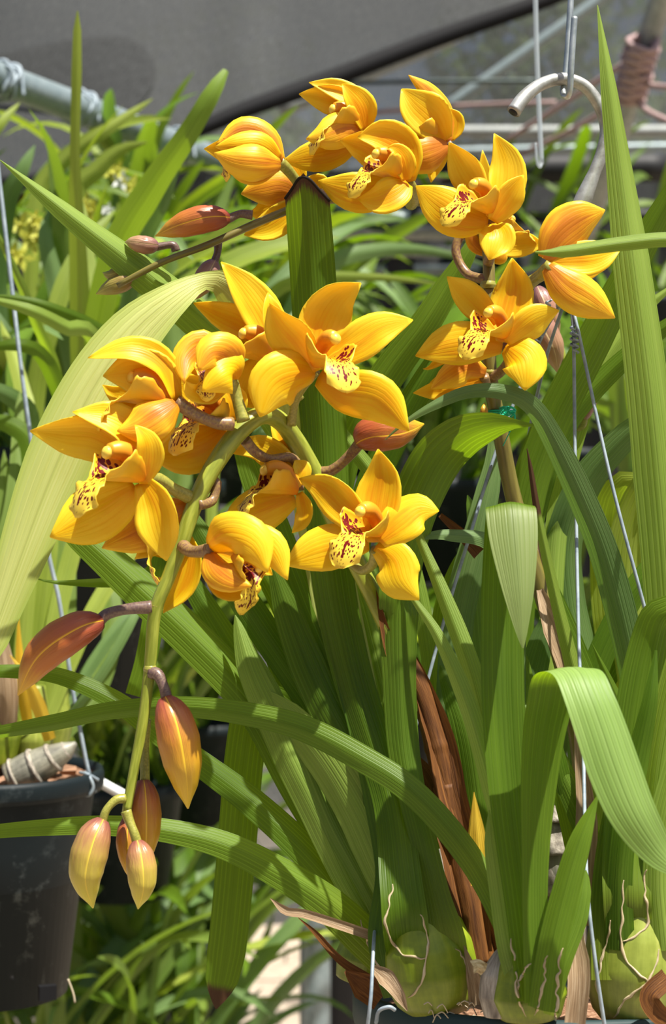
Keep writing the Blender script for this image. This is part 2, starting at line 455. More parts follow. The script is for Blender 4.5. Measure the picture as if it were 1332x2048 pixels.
q = NM('column_orange'); M['column'] = q.bsdf(q.ramp(q.uv()[1], [(0, (.82, .42, .02)), (.4, (.78, .27, .012)), (1, (.80, .36, .02))]), .4, .4, .15, (.8, .3, .02))
q = NM('anther_cap'); M['cap'] = q.bsdf((.86, .58, .07), .4, .4)

def bud_mat(name, stops, seam, back):
    q = NM(name); u, v = q.uv(); r = q.rnd()
    st = q.noise(q.vec(q.math('MULTIPLY', u, 40.0), q.math('MULTIPLY', v, 6.0), q.math('MULTIPLY', r, 30.0)), 1.0, 3)
    col = q.ramp(q.math('ADD', v, q.math('MULTIPLY', q.math('SUBTRACT', st, .5), .25)), stops)
    s3 = q.math('ABSOLUTE', q.math('SINE', q.math('MULTIPLY', u, 3*math.pi)))
    sm = q.ramp(s3, [(.05, 1.0), (.17, 0.0)])
    wide = q.ramp(s3, [(.10, 1.0), (.55, 0.0)])
    col = q.mix(q.math('MULTIPLY', wide, back), col, seam)
    col = q.mix(q.math('MULTIPLY', sm, .9), col, tuple(min(1, c*1.15) for c in seam))
    return q.bsdf(col, .36, .5, .12, (.8, .35, .02), bump=q.math('ADD', st, q.math('MULTIPLY', sm, -1.5)), bstr=.25)
M['bud_red'] = bud_mat('bud_red_brown', [(.02, (.20, .035, .028)), (.22, (.36, .085, .030)), (.65, (.46, .16, .022)), (.97, (.66, .42, .02))], (.70, .42, .02), .05)
M['bud_amber'] = bud_mat('bud_amber', [(.02, (.28, .06, .045)), (.25, (.45, .15, .035)), (.55, (.56, .29, .02)), (.95, (.72, .52, .03))], (.74, .48, .03), .3)
M['bud_young'] = bud_mat('bud_yellow_green', [(.02, (.24, .075, .06)), (.20, (.40, .20, .085)), (.48, (.50, .39, .065)), (.9, (.62, .58, .045))], (.72, .55, .06), .25)
M['bud_olive'] = bud_mat('bud_olive', [(.02, (.20, .09, .06)), (.3, (.27, .17, .055)), (.7, (.30, .27, .05)), (.95, (.40, .40, .05))], (.40, .38, .08), .2)
M['bud_mauve'] = bud_mat('bud_mauve_brown', [(.02, (.22, .10, .11)), (.4, (.34, .17, .11)), (.95, (.48, .33, .15))], (.55, .42, .2), .2)
def stalk_mat(name, a, b):
    q = NM(name); u, v = q.uv()
    st = q.noise(q.vec(q.math('MULTIPLY', u, 12.0), q.math('MULTIPLY', v, 30.0), q.rnd()), 1.0, 3)
    return q.bsdf(q.mix(q.ramp(st, [(.35, 0.0), (.65, 1.0)]), a, b), .36, .5, bump=st, bstr=.02)
M['stalk'] = stalk_mat('stalk_green', (.20, .24, .022), (.34, .38, .05))
M['stalk_dark'] = stalk_mat('stalk_olive_brown', (.13, .105, .025), (.20, .17, .035))
M['ped'] = stalk_mat('pedicel_purple_brown', (.17, .085, .055), (.30, .20, .06))
M['ped_green'] = stalk_mat('pedicel_green', (.22, .22, .035), (.34, .32, .06))
M['ped_mauve'] = stalk_mat('pedicel_mauve', (.10, .055, .055), (.18, .12, .08))
def dry_mat(name, a, b, c, trans=.25, s=18.0):
    q = NM(name); u, v = q.uv()
    st = q.noise(q.vec(q.math('MULTIPLY', u, s), q.math('MULTIPLY', v, 2.5), q.math('MULTIPLY', q.rnd(), 20.0)), 1.0, 5, .6)
    return q.bsdf(q.ramp(st, [(.30, a), (.52, b), (.72, c)]), .6, .3, trans, b, bump=st, bstr=.5)
M['dry'] = dry_mat('dry_sheath_brown', (.060, .020, .006), (.155, .058, .012), (.27, .11, .026))
M['dry_tan'] = dry_mat('dry_sheath_tan', (.17, .10, .055), (.38, .26, .15), (.60, .47, .32))
M['dry_grey'] = dry_mat('dry_sheath_grey', (.14, .12, .10), (.34, .30, .24), (.58, .53, .44), .1)
M['papery'] = dry_mat('dry_edge_papery', (.30, .20, .09), (.60, .48, .29), (.82, .74, .54), .1, 6)
M['black_edge'] = NM('leaf_scorched_edge').bsdf((.015, .010, .006), .8, .2)
def bulb_mat(name, a, b, c):
    q = NM(name); u, v = q.uv()
    st = q.noise(q.vec(q.math('MULTIPLY', u, 26.0), q.math('MULTIPLY', v, 2.2), 0.0), 1.0, 4, .6)
    bl = q.noise(q.vec(q.math('MULTIPLY', u, 5.0), q.math('MULTIPLY', v, 5.0), 3.0), 1.0, 4, .65)
    f = q.math('ADD', q.math('MULTIPLY', st, .5), q.math('MULTIPLY', bl, .5))
    col = q.ramp(f, [(.36, a), (.55, b), (.72, c)])
    col = q.mix(q.ramp(v, [(.0, .35), (.16, 0.0)]), col, (.16, .11, .035))
    return q.bsdf(col, .38, .5, .12, (.3, .4, .03), bump=st, bstr=.2)
M['bulb'] = bulb_mat('pseudobulb_green', (.11, .165, .006), (.215, .285, .014), (.34, .39, .035))
M['bulb_lime'] = bulb_mat('pseudobulb_lime', (.16, .20, .022), (.28, .33, .05), (.46, .48, .12))
M['bulb_old'] = bulb_mat('pseudobulb_grey', (.12, .115, .09), (.27, .26, .20), (.45, .42, .33))

def plastic(name, a, dust=.25, rough=.5):
    q = NM(name); p = q.pos()
    n1 = q.noise(p, 55.0, 5, .7); n2 = q.noise(p, 14.0, 3)
    k = q.math('MULTIPLY', q.ramp(n1, [(.55, 0.0), (.75, 1.0)]), q.ramp(n2, [(.4, 0.0), (.7, 1.0)]))
    return q.bsdf(q.mix(q.math('MULTIPLY', k, dust), a, (.16, .19, .19)), rough, .14)
M['pot'] = plastic('black_plastic', (.009, .014, .016), .7)
M['pot_teal'] = plastic('dark_teal_plastic', (.028, .050, .050), .2)
def metal(name, a, b, rough=.42, met=.75):
    q = NM(name); n = q.noise(q.pos(), 90.0, 4, .65)
    return q.bsdf(q.mix(q.ramp(n, [(.35, 0.0), (.65, 1.0)]), a, b), rough, .5, metal=met, bump=n, bstr=.06)
M['galv'] = metal('galvanised_steel', (.30, .34, .34), (.55, .58, .57))
M['galv_rust'] = metal('galvanised_steel_rusting', (.26, .25, .22), (.48, .49, .47), .5, .6)
M['wire'] = metal('galvanised_wire', (.18, .23, .27), (.33, .39, .43), .58, .15)
M['pipe'] = metal('grey_green_pipe', (.20, .255, .265), (.27, .325, .335), .42, .35)
M['pipe_dark'] = metal('dark_green_pipe', (.030, .050, .048), (.06, .085, .08), .4, .3)
M['pipe_pale'] = metal('pale_pipe', (.24, .26, .25), (.36, .38, .36), .6, .1)
M['rod'] = NM('clear_plastic_rod').bsdf((.55, .62, .65), .25, .6, .35, (.7, .75, .8), alpha=.6)
M['rope'] = dry_mat('pink_rope', (.26, .17, .17), (.42, .29, .28), (.58, .42, .40), 0, 30)
M['twine'] = NM('green_twine').bsdf((.015, .50, .30), .5, .4, .15, (.02, .5, .3))
M['black'] = NM('black_post').bsdf((.012, .012, .013), .6, .4)
M['tag'] = NM('white_plastic').bsdf((.78, .80, .80), .4, .5)
q = NM('bark_mix'); n = q.noise(q.pos(), 160.0, 5, .7); M['bark'] = q.bsdf(q.ramp(n, [(.3, (.05, .025, .012)), (.5, (.22, .11, .06)), (.7, (.45, .28, .18))]), .8, .3, bump=n, bstr=.8)
M['chip'] = dry_mat('bark_chip', (.14, .065, .03), (.33, .18, .10), (.55, .38, .26), 0, 5)
M['fibre'] = NM('pale_root_fibre').bsdf((.45, .38, .26), .7, .3)

def cloth_mat(name, a, b, alpha, ang, scale=260.0):
    """knitted shade cloth: fine slanting stitches, the gaps between them let light through"""
    q = NM(name); p = q.n('Mapping', {'Vector': q.pos(), 'Rotation': (0, ang, 0)}).outputs[0]
    s = q.n('SeparateXYZ', {0: p})
    st = q.noise(q.vec(q.math('MULTIPLY', s.outputs[0], scale), s.outputs[1], q.math('MULTIPLY', s.outputs[2], scale*.16)), 1.0, 2, .6)
    big = q.noise(q.pos(), 3.0, 4, .6)
    f = q.math('ADD', q.math('MULTIPLY', st, .7), q.math('MULTIPLY', big, .3))
    col = q.ramp(f, [(.36, a), (.60, b), (.70, tuple(min(1, c*2.6) for c in b))])
    al = q.ramp(st, [(.25, max(0, alpha-.25)), (.6, min(1, alpha+.12))])
    return q.bsdf(col, .7, .3, .25, b, alpha=al)
M['cloth'] = cloth_mat('shade_cloth_grey', (.020, .0225, .023), (.046, .050, .051), .97, -.45, 420.0)
M['cloth_shadow'] = cloth_mat('shade_cloth_shadow_tone', (.013, .015, .0155), (.029, .032, .0325), .98, -.45, 420.0)
M['cloth_dark'] = cloth_mat('shade_cloth_black', (.022, .024, .025), (.045, .047, .048), .97, -.45, 420.0)
M['cloth_wall'] = cloth_mat('shade_cloth_wall', (.075, .080, .078), (.15, .155, .148), .80, .02, 220.0)
M['hem'] = NM('cloth_hem_black').bsdf((.006, .006, .007), .8, .2)
q = NM('dirt_floor'); p = q.pos(); n = q.noise(p, 2.2, 6, .65); n2 = q.noise(p, 40.0, 4, .7)
M['ground'] = q.bsdf(q.ramp(q.math('ADD', q.math('MULTIPLY', n, .65), q.math('MULTIPLY', n2, .35)), [(.35, (.20, .155, .115)), (.55, (.36, .29, .22)), (.7, (.47, .40, .32))]), .85, .2, bump=n2, bstr=.5)
q = NM('paving_slab'); n = q.noise(q.pos(), 30.0, 5, .7)
M['slab'] = q.bsdf(q.ramp(n, [(.3, (.27, .215, .16)), (.7, (.46, .385, .30))]), .85, .2, bump=n, bstr=.4)
q = NM('tree_leaves'); r = q.noise(q.pos(), 6.0, 3)
M['tree'] = q.bsdf(q.ramp(r, [(.35, (.05, .10, .02)), (.65, (.20, .30, .08))]), .5, .4, .35, (.22, .38, .05))
M['trunk'] = dry_mat('tree_bark', (.05, .035, .025), (.13, .10, .07), (.22, .18, .13), 0, 8)
M['petal_y'] = NM('small_yellow_bloom').bsdf((.58, .60, .09), .5, .3, .3, (.8, .6, .1))
M['petal_w'] = NM('small_white_bloom').bsdf((.78, .80, .78), .5, .3, .3, (.8, .8, .8))
# ------------------------------------------------------------------ ground, cloth walls, roof cloth
def sheet(name, f, nu, nv, mat, parent=None):
    v, uv, fc = [], [], []
    for j in range(nv+1):
        for i in range(nu+1):
            v.append(f(i/nu, j/nv)); uv.append((i/nu, j/nv))
    for j in range(nv):
        for i in range(nu):
            a = j*(nu+1)+i; fc.append((a, a+1, a+nu+2, a+nu+1))
    return obj(name, v, fc, mat, parent, uv)
floor = structure(sheet('floor', lambda u, v: Vector((-8+16*u, -3+14*v, 0)), 8, 8, M['ground']))
rr = random.Random(11)
me0 = None
for j in range(14):                                    # paving slabs of the path behind the plants
    for i in range(9):
        if me0 is None:
            b = MB(); b.box((0, 0, 0), .392, .192, .05); o = b.build('paving_slab', M['slab'], floor, smooth=False); me0 = o.data
        else:
            o = bpy.data.objects.new('paving_slab', me0); COL.objects.link(o); attach(o, floor)
        o.location = (-1.75+i*.4+(.2 if j % 2 else 0), 4.1+j*.2, .012+rr.uniform(-.004, .004)); o.rotation_euler = (rr.uniform(-.008, .008), rr.uniform(-.008, .008), 0)
wb = structure(sheet('wall_back', lambda u, v: Vector((-4.5+9*u, 5.9+.05*math.sin(u*40)+.06*math.sin(u*13+v*2), 5.2*v)), 90, 10, M['cloth_wall']))
hemp = [(1230, -62, 175), (1080, 4, 168), (860, 82, 160), (640, 166, 150), (500, 216, 142), (390, 262, 138), (280, 306, 134), (180, 345, 130), (60, 360, 128), (-140, 372, 126)]
hw, _ = catmull([tuple(P(q[0], q[1], q[2]+52)) for q in hemp], 60)
def roofc(u, v):
    a = Vector(hw[int(round(u*60))])
    up = Vector((-.16, .55, 1.35))
    sag = .018*math.sin(u*11+v*3)*v*(1-v)*4+.005*math.sin(u*31+v*6)
    return a+up*v+Vector((0, sag, -.02*math.sin(u*23)*v))
roof = structure(sheet('ceiling', roofc, 60, 14, M['cloth']))
b = MB(); b.tube([Vector(q) for q in hw[::3]], [(0, .016), (.5, .017), (.8, .011), (1, .010)], 10, n=60)
b.build('cloth_hem', M['hem'], roof)
# thin darker overlay, standing in for a shadow on the roof cloth
from mathutils.bvhtree import BVHTree
rbv = BVHTree.FromPolygons([v.co for v in roof.data.vertices], [p.vertices for p in roof.data.polygons])
def shadowf(u, v):
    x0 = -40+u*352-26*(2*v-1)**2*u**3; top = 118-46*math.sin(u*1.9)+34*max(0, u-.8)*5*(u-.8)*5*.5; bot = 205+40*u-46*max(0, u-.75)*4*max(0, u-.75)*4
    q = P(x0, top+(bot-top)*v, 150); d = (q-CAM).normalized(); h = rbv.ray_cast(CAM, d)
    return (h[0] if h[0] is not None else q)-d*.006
pt = sheet('shadow_overlay', shadowf, 36, 16, M['cloth_shadow'], roof)
roof2 = tag(sheet('shade_cloth', lambda u, v: P(-200+1000*u, 335+420*v, 262)+Vector((0, .03*math.sin(u*30), 0)), 50, 6, M['cloth_dark']), 'black shade cloth hanging below the grey roof cloth, behind the left plants', 'cloth')

roof3 = tag(sheet('shade_cloth', lambda u, v: P(720+760*u, 338+1050*v, 285)+Vector((0, .04*math.sin(u*26+v), 0)), 50, 10, M['cloth_dark']), 'black shade cloth hanging behind the right flower stalk and the hanger wires', 'cloth')
# trees beyond the cloth wall
def tree(x, y, h, r, seed, label):
    rr = random.Random(seed)
    t = thing('tree', label, 'tree', (x, y, 0), 'trees beyond the shade cloth')
    b = MB(); b.tube([(x, y, 0), (x+.1, y, h*.4), (x-.05, y+.1, h*.8)], [(0, .10), (1, .04)], 10); b.build('trunk', M['trunk'], t)
    b = MB()
    for k in range(2600):
        d = Vector((rr.gauss(0, 1), rr.gauss(0, 1), rr.gauss(0, 1))).normalized()
        c = Vector((x, y, h*.72))+Vector((d.x*r, d.y*r, d.z*h*.36))*(rr.random()**.4)
        a = Vector((rr.uniform(-1, 1), rr.uniform(-1, 1), rr.uniform(-1, .4))).normalized(); s = a.orthogonal().normalized()
        l, w_ = rr.uniform(.07, .14), rr.uniform(.025, .045)
        b.add([c, c+a*l*.5+s*w_, c+a*l, c+a*l*.5-s*w_], [(0, 1, 2, 3)])
    o = b.build('crown', M['tree'], t); o['kind'] = 'stuff'
tree(1.0, 8.2, 4.2, .65, 1, 'leafy green tree seen through the pale cloth at the top right')
tree(2.5, 8.9, 4.6, .75, 2, 'tree behind the diagonal pale pipe, seen through the cloth')
tree(-.6, 9.4, 4.0, .75, 3, 'tree beyond the cloth, low behind the middle of the hanging flowers')

# ------------------------------------------------------------------ pipes, ropes, rails
def pipe(label, pts, r, mat, name='pipe', cat='pipe', group=None, sides=16):
    b = MB(); c = [P(*q) for q in pts]
    b.tube(c, r, sides); o = b.build(name, mat); return tag(o, label, cat, group)
pp = [(-120, 108, 95), (0, 158, 106), (210, 236, 124), (420, 316, 144), (620, 388, 168), (800, 448, 192)]
pipe('grey green pipe slanting across behind the leaves at the upper left', pp, .0195, M['pipe'])
def coil(x, y, d, r, label, seed):
    rr = random.Random(seed); c = P(x, y, d); ax = (P(420, 316, 144)-P(0, 158, 106)).normalized(); a = ax.orthogonal().normalized(); bq = ax.cross(a)
    pts = []
    for k in range(46):
        th = k*.42; rad = .0215+.0022*math.sin(k*1.9)
        pts.append(c+ax*(-.012+.024*k/45+.004*math.sin(k*1.3))+(a*math.cos(th)+bq*math.sin(th))*rad)
    pts.append(pts[-1]+Vector((.004, -.006, -.03)))
    m = MB(); m.tube(pts, .0026, 6, n=150); tag(m.build('wire_tie', M['wire']), label, 'wire')
coil(4, 162, 106, 0, 'twisted wire tie round the pipe at the left edge', 1)
coil(158, 217, 120, 0, 'wire tie round the pipe, crossed by the tall narrow leaf', 2)
coil(352, 290, 137, 0, 'wire tie round the pipe, beside the broad slanting leaf', 3)
pipe('dark pipe with a blunt end behind the broken leaf', [(640, 405, 150), (720, 430, 150), (815, 447, 150)], .018, M['pipe_dark'])
pipe('pale thick pipe slanting down at the top right corner', [(1345, -60, 170), (1290, 100, 180), (1235, 270, 192), (1170, 470, 215)], .020, M['pipe_pale'])
pipe('thin grey pipe slanting up behind the hook', [(1240, -30, 300), (1050, 105, 300), (880, 225, 300)], .014, M['pipe'])
pipe('broad pale rail below the black hem at the top', [(1080, -10, 330), (870, 90, 330), (680, 172, 330), (560, 222, 330)], .018, M['pipe_pale'])
pipe('dark cable running level at the top', [(640, 168, 280), (860, 163, 280), (1090, 162, 280)], .005, M['pipe_dark'], 'cable', 'cable')
pipe('pale level rail behind the hook', [(700, 262, 320), (1000, 263, 320), (1400, 262, 320)], .014, M['pipe_pale'])
pipe('grey level rail below the clear rod', [(620, 312, 330), (1000, 300, 330), (1400, 292, 330)], .010, M['pipe'])
for (x, y, d, lab) in ((1281, 105, 177, 'upper pink rope winding on the pale slanting pipe'), (1268, 158, 181, 'lower pink rope winding on the pale slanting pipe'), (1258, 190, 184, 'lowest pink rope loop on the pale slanting pipe')):
    c = P(x, y, d); ax = (P(1235, 270, 192)-P(1290, 100, 180)).normalized(); a = ax.orthogonal().normalized(); bq = ax.cross(a); n_ = 60 if y < 180 else 22
    pts = [c+ax*(-.022+.044*k/n_)*(1 if y < 180 else .3)+(a*math.cos(k*.6)+bq*math.sin(k*.6))*(.0235+.003*math.sin(k*2.1)) for k in range(n_)]
    m = MB(); m.tube(pts, .0048, 6, n=n_*3); tag(m.build('rope_winding', M['rope']), lab, 'rope')
for pts, lab in (([(1000, 290, 230), (1130, 205, 210), (1262, 118, 180)], 'pink rope from the upper winding down past the big hook'),
                 ([(1020, 318, 240), (1140, 262, 215), (1260, 190, 184)], 'pink rope from the lowest loop down behind the hook shaft'),
                 ([(660, 232, 290), (900, 213, 270), (1110, 205, 250)], 'pink rope running level behind the topmost flowers'),
                 ([(1262, 190, 184), (1300, 225, 180), (1380, 260, 175)], 'pink rope leaving the lowest loop to the right'),
                 ([(520, 402, 250), (700, 395, 250), (900, 350, 250)], 'pink rope behind the hooded flower'),
                 ([(1265, 155, 181), (1310, 172, 178), (1400, 176, 170)], 'pink rope leaving the lower winding to the right')):
    pipe(lab, pts, .0052, M['rope'], 'rope', 'rope', sides=7)
# rails and the dark bench frame in the middle distance
k = 0
for (x0, x1, y, d, r, m, lab) in ((460, 1010, 468, 230, .013, 'pipe_pale', 'pale bench rail just under the dark blunt pipe'), (470, 1000, 505, 235, .010, 'pipe_pale', 'second pale bench rail down, behind the broken leaf'), (560, 1000, 433, 225, .017, 'black', 'black level bar under the hooded flower'),
                                  (520, 960, 540, 240, .009, 'pipe', 'lowest grey bench rail behind the broken leaf'), (1000, 1330, 433, 240, .012, 'black', 'black level bar behind the hook shaft'), (880, 1330, 338, 260, .030, 'black', 'thick black beam behind the hook shaft')):
    pipe(lab, [(x0, y+4, d), ((x0+x1)/2, y, d), (x1, y-3, d)], r, M[m], 'bench_rail', 'rail')
for (x, y0, y1, d, r, m, lab) in ((268, 1480, 2300, 150, .030, 'black', 'black upright post under the hanging buds'), (630, 1740, 2300, 190, .026, 'pipe', 'grey upright post left of the pot'), (668, 1600, 3000, 210, .045, 'black', 'dark post beside the grey post'),
                                  (1235, 640, 3000, 210, .060, 'black', 'broad black post behind the slanting bud at the right'), (1010, 560, 3000, 240, .05, 'black', 'dark post behind the right flower stalk'), (800, 440, 700, 240, .03, 'black', 'short dark post below the blunt pipe')):
    b = MB(); a, c = P(x, y0, d), P(x, y1, d); c.z = max(c.z, 0.0)
    b.tube([a, (a+c)/2, c], r, 14); tag(b.build('post', M[m]), lab, 'post')

# ------------------------------------------------------------------ other orchids behind: plants with shared leaf meshes
def leaf_proto(seed, mat):
    """an arching strap leaf of unit length along +X / +Z, base at the origin"""
    rr = random.Random(seed); n, cols = 14, 4
    bend = rr.uniform(.5, 2.1); tw = rr.uniform(-.7, .7); pf = table(STRAP); a0 = rr.uniform(-.05, .2)
    v, uv, f = [], [], []; p = Vector((0, 0, 0))
    for i in range(n+1):
        t = i/n; a = math.pi/2-a0-bend*t**1.7
        d = Vector((math.cos(a), 0, math.sin(a)))
        if i: p = p+d/n
        nrm = Vector((-math.sin(a), 0, math.cos(a))); sd = Vector((0, 1, 0))
        m = Matrix.Rotation(tw*t, 3, d); sd = m@sd; nrm = m@nrm
        for k in range(cols+1):
            u = k/cols*2-1; hw = .036*pf(t)
            v.append(p+sd*u*hw+nrm*abs(u)*hw*.35); uv.append((k/cols, t))
    for i in range(n):
        for k in range(cols):
            a = i*(cols+1)+k; f.append((a, a+1, a+cols+2, a+cols+1))
    me = bpy.data.meshes.new('leaf'); me.from_pydata([tuple(q) for q in v], [], f); me.materials.append(mat)
    me.polygons.foreach_set('use_smooth', [True]*len(f))
    ul = me.uv_layers.new(name='UVMap'); li = np.zeros(len(me.loops), int); me.loops.foreach_get('vertex_index', li)
    ul.data.foreach_set('uv', np.asarray(uv)[li].ravel()); me.update(); return me
PROTO = {k: [leaf_proto(i*7+j, M[k]) for i in range(6)] for j, k in enumerate(('leaf_far', 'leaf_far2', 'leaf_grey', 'leaf_dark'))}
POTME = {}
def small_pot(c, r, parent):
    b = MB().lathe(c, [(r*.68, -r*1.7), (r*.70, -r*1.72), (r*.94, -r*.22), (r, -r*.20), (r, 0), (r*.95, 0), (r*.9, -r*.3), (.001, -r*.3)], 28)
    return b.build('pot', M['pot'], parent)
def tuft(t, c, n, ln, seed, kinds, lean=(0, 0), spread=.55):
    rr = random.Random(seed)
    for k in range(n):
        me = rr.choice(PROTO[rr.choice(kinds)])
        o = bpy.data.objects.new('leaf', me); COL.objects.link(o); attach(o, t)
        az = rr.uniform(0, 2*math.pi); tl = abs(rr.gauss(0, spread*.6)); s = ln*rr.uniform(.6, 1.15)
        o.matrix_basis = Matrix.Translation(c+Vector((rr.gauss(0, .035), rr.gauss(0, .035), rr.uniform(-.02, .05)))) @ Matrix.Rotation(lean[0], 4, 'Y') @ Matrix.Rotation(az, 4, 'Z') @ Matrix.Rotation(tl, 4, 'Y') @ Matrix.Rotation(rr.uniform(-.6, .6), 4, 'X') @ Matrix.Diagonal((s, s*rr.uniform(.75, 1.2)*(.36/ln if ln > .36 else 1), s, 1))
def bgplant(x, y, d, n, ln, seed, kinds, label, lean=(0, 0), spread=.55, pr=.085):
    c = P(x, y, d)
    t = thing('orchid_plant', label, 'orchid', c-Vector((0, 0, pr*1.7)), 'orchids hanging in the background')
    small_pot(c, pr, t); tuft(t, c, n, ln, seed, kinds, lean, spread)
    return t
FA, FB, FG, FD = 'leaf_far', 'leaf_far2', 'leaf_grey', 'leaf_dark'
bgplant(60, 900, 80, 46, .36, 21, (FA, FB, FB, FG), 'leafy orchid behind the tip of the long leaf at the left edge')
bgplant(300, 960, 95, 44, .36, 22, (FA, FB, FG), 'leafy orchid behind the yellowing folded leaf')
bgplant(-90, 620, 105, 34, .30, 23, (FA, FB), 'leafy orchid cut by the left edge, under the pipe')
bgplant(250, 560, 130, 30, .28, 24, (FA, FB, FG), 'leafy orchid under the grey green pipe')
bgplant(500, 800, 140, 40, .36, 25, (FA, FB, FD), 'leafy orchid behind the central flower')
bgplant(720, 760, 160, 30, .30, 26, (FA, FD), 'shaded orchid right of the broken leaf')
bgplant(880, 960, 150, 36, .36, 27, (FA, FG, FD), 'shaded orchid behind the arching leaf over the twine')
bgplant(1130, 900, 170, 30, .32, 28, (FA, FD, FG), 'dark orchid behind the two hanger wires')
bgplant(1330, 1000, 120, 34, .36, 29, (FA, FB, FG), 'leafy orchid behind the tall leaf at the right edge')
bgplant(1120, 560, 230, 14, .34, 30, (FA, FD), 'distant orchid behind the hook shaft')
bgplant(960, 520, 250, 12, .30, 31, (FA, FD), 'distant orchid above the right flower stalk')
bgplant(1300, 600, 240, 14, .36, 32, (FA, FD), 'distant orchid behind the tall leaf, right of the hook')
bgplant(240, 1560, 120, 44, .44, 33, (FA, FB, FD), 'leafy orchid right of the left pot, behind the hanging buds')
bgplant(400, 1440, 150, 40, .44, 34, (FA, FD), 'shaded orchid behind the hanging broken leaf')
bgplant(330, 2120, 130, 44, .44, 35, (FA, FG, FD), 'low orchid at the bottom, under the hanging buds')
bgplant(130, 2200, 120, 36, .44, 36, (FA, FB, FG), 'low orchid at the bottom, under the left pot')
bgplant(300, 2330, 150, 36, .44, 37, (FA, FG), 'low orchid at the bottom, farther back under the hanging buds')
bgplant(400, 1880, 200, 32, .44, 38, (FA, FD, FG), 'shaded orchid far behind the hanging broken leaf')
bgplant(1020, 1560, 140, 36, .36, 39, (FA, FD), 'shaded orchid behind the centre leaves')
bgplant(780, 1420, 150, 36, .36, 40, (FA, FD), 'shaded orchid behind the brown sheaths')
bgplant(1260, 1480, 140, 34, .34, 41, (FA, FD), 'shaded orchid behind the leaves at the right')

# ------------------------------------------------------------------ the orchid in the black pot at the left
LC = P(-18, 1548, 36)
LP = thing('potted_orchid', 'leafy orchid without flowers in dusty black pot at the left edge', 'orchid', LC-Vector((0, 0, .165)))
lr = .0885
pb = MB().lathe(LC, [(lr*.66, -.168), (lr*.675, -.171), (lr*.895, -.014), (lr*.905, -.012), (lr*.985, -.012), (lr, -.008), (lr, .000), (lr*.985, .004), (lr*.945, .004), (lr*.93, -.002), (lr*.86, -.05), (lr*.65, -.16), (.001, -.16)], 64)
lpot = pb.build('pot', M['pot'], LP)
for (x, y) in ((128, 1958), (2, 1980)):                       # drainage notches at the foot, a root hanging out
    a = math.atan2(-1, (x+18)/165.0); c = LC+Vector(((x+18)/FPX*1.36*.93, -lr*.62 if x > 60 else -lr*.66, -.157))
    b = MB(); b.box(c, .013, .006, .011, Matrix.Rotation(.35, 3, 'Z')); b.build('drainage_notch', M['hem'], lpot, smooth=False)
b = MB(); b.tube([P(136, 1958, 29), P(146, 1985, 29), P(150, 2005, 29)], .0008, 6); b.build('root', M['fibre'], LP)
s = MB().lathe(LC, [(lr*.93*(1-j/7)+.0005, -.006+.012*j/7) for j in range(8)], 40)
rr = random.Random(5)
for i, v in enumerate(s.v): s.v[i] = v+Vector((0, 0, rr.uniform(-.004, .004)))
s.build('potting_bark', M['bark'], LP)
for k in range(40):
    a = rr.uniform(math.pi*1.0, 2*math.pi); r = lr*rr.uniform(.5, .9); c = LC+Vector((math.cos(a)*r, math.sin(a)*r, .004+rr.uniform(0, .004)))
    b = MB(); m = Matrix.Rotation(rr.uniform(0, 6), 3, 'Z') @ Matrix.Rotation(rr.uniform(-.6, .6), 3, 'X')
    b.box(c, rr.uniform(.007, .015), rr.uniform(.005, .009), rr.uniform(.003, .005), m); b.v = [v+Vector([rr.uniform(-.0015, .0015) for _ in range(3)]) for v in b.v]
    b.build('bark_chip', M['chip'], LP, smooth=False)
ob = MB(); sc = 1.33/FPX
ob.tube([P(20, 1560, 31), P(70, 1535, 31), P(125, 1505, 31), P(152, 1486, 31)], [(0, 34*sc), (.3, 37*sc), (.6, 30*sc), (.85, 18*sc), (1, 4*sc)], 20, n=30)
ob = ob.build('old_pseudobulb', M['bulb_old'], LP)
for (x0, y0, x1, y1, r0, r1) in ((30, 1555, 36, 1552, 37, 38), (68, 1536, 76, 1532, 38.5, 37), (104, 1517, 110, 1513, 31, 29), (130, 1502, 136, 1498, 19, 16)):
    b = MB(); b.tube([P(x0, y0, 31), P(x1, y1, 31)], [(0, r0*sc), (.5, (r0+r1)/2*sc*1.06), (1, r1*sc)], 18, n=6); b.build('dry_band', M['dry_grey'], ob)
for (x, y, d, w_, h, m) in ((60, 1500, 36, 46, 130, 'bulb_lime'), (-10, 1500, 34, 50, 150, 'bulb'), (110, 1470, 40, 34, 110, 'bulb_lime'), (30, 1480, 40, 40, 120, 'bulb_lime')):
    b = MB(); b.tube([P(x, y+30, d), P(x+4, y-40, d), P(x+10, y-h, d)], [(0, w_*.8*sc), (.35, w_*sc), (.7, w_*.7*sc), (1, w_*.45*sc)], 20, n=20); b.build('pseudobulb', M[m], LP)
Q = lambda pts, w_, m='leaf_far2', prof=STRAP, **k: leaf(LP, pts, w_, M[m], prof, n=26, cols=6, **k)
Q([(30, 1480, 36), (45, 1300, 37), (62, 1100, 38), (70, 950, 40)], 34)
Q([(60, 1470, 37), (80, 1280, 38), (98, 1100, 39), (112, 900, 41)], 36)
Q([(75, 1460, 36), (105, 1280, 37), (140, 1120, 39), (190, 960, 41)], 38)
Q([(0, 1470, 36), (10, 1300, 38), (14, 1120, 40), (8, 900, 42)], 40, 'leaf_far')
Q([(90, 1460, 38), (150, 1300, 40), (210, 1180, 42), (300, 1060, 45)], 34)
Q([(110, 1440, 40), (170, 1350, 42), (240, 1250, 44), (300, 1190, 46)], 26, 'leaf_grey')
Q([(60, 1480, 40), (60, 1250, 42), (70, 1050, 45), (50, 800, 50), (0, 640, 56)], 40)
Q([(100, 1470, 41), (130, 1250, 44), (130, 1000, 48), (140, 800, 52)], 42, 'leaf_far')
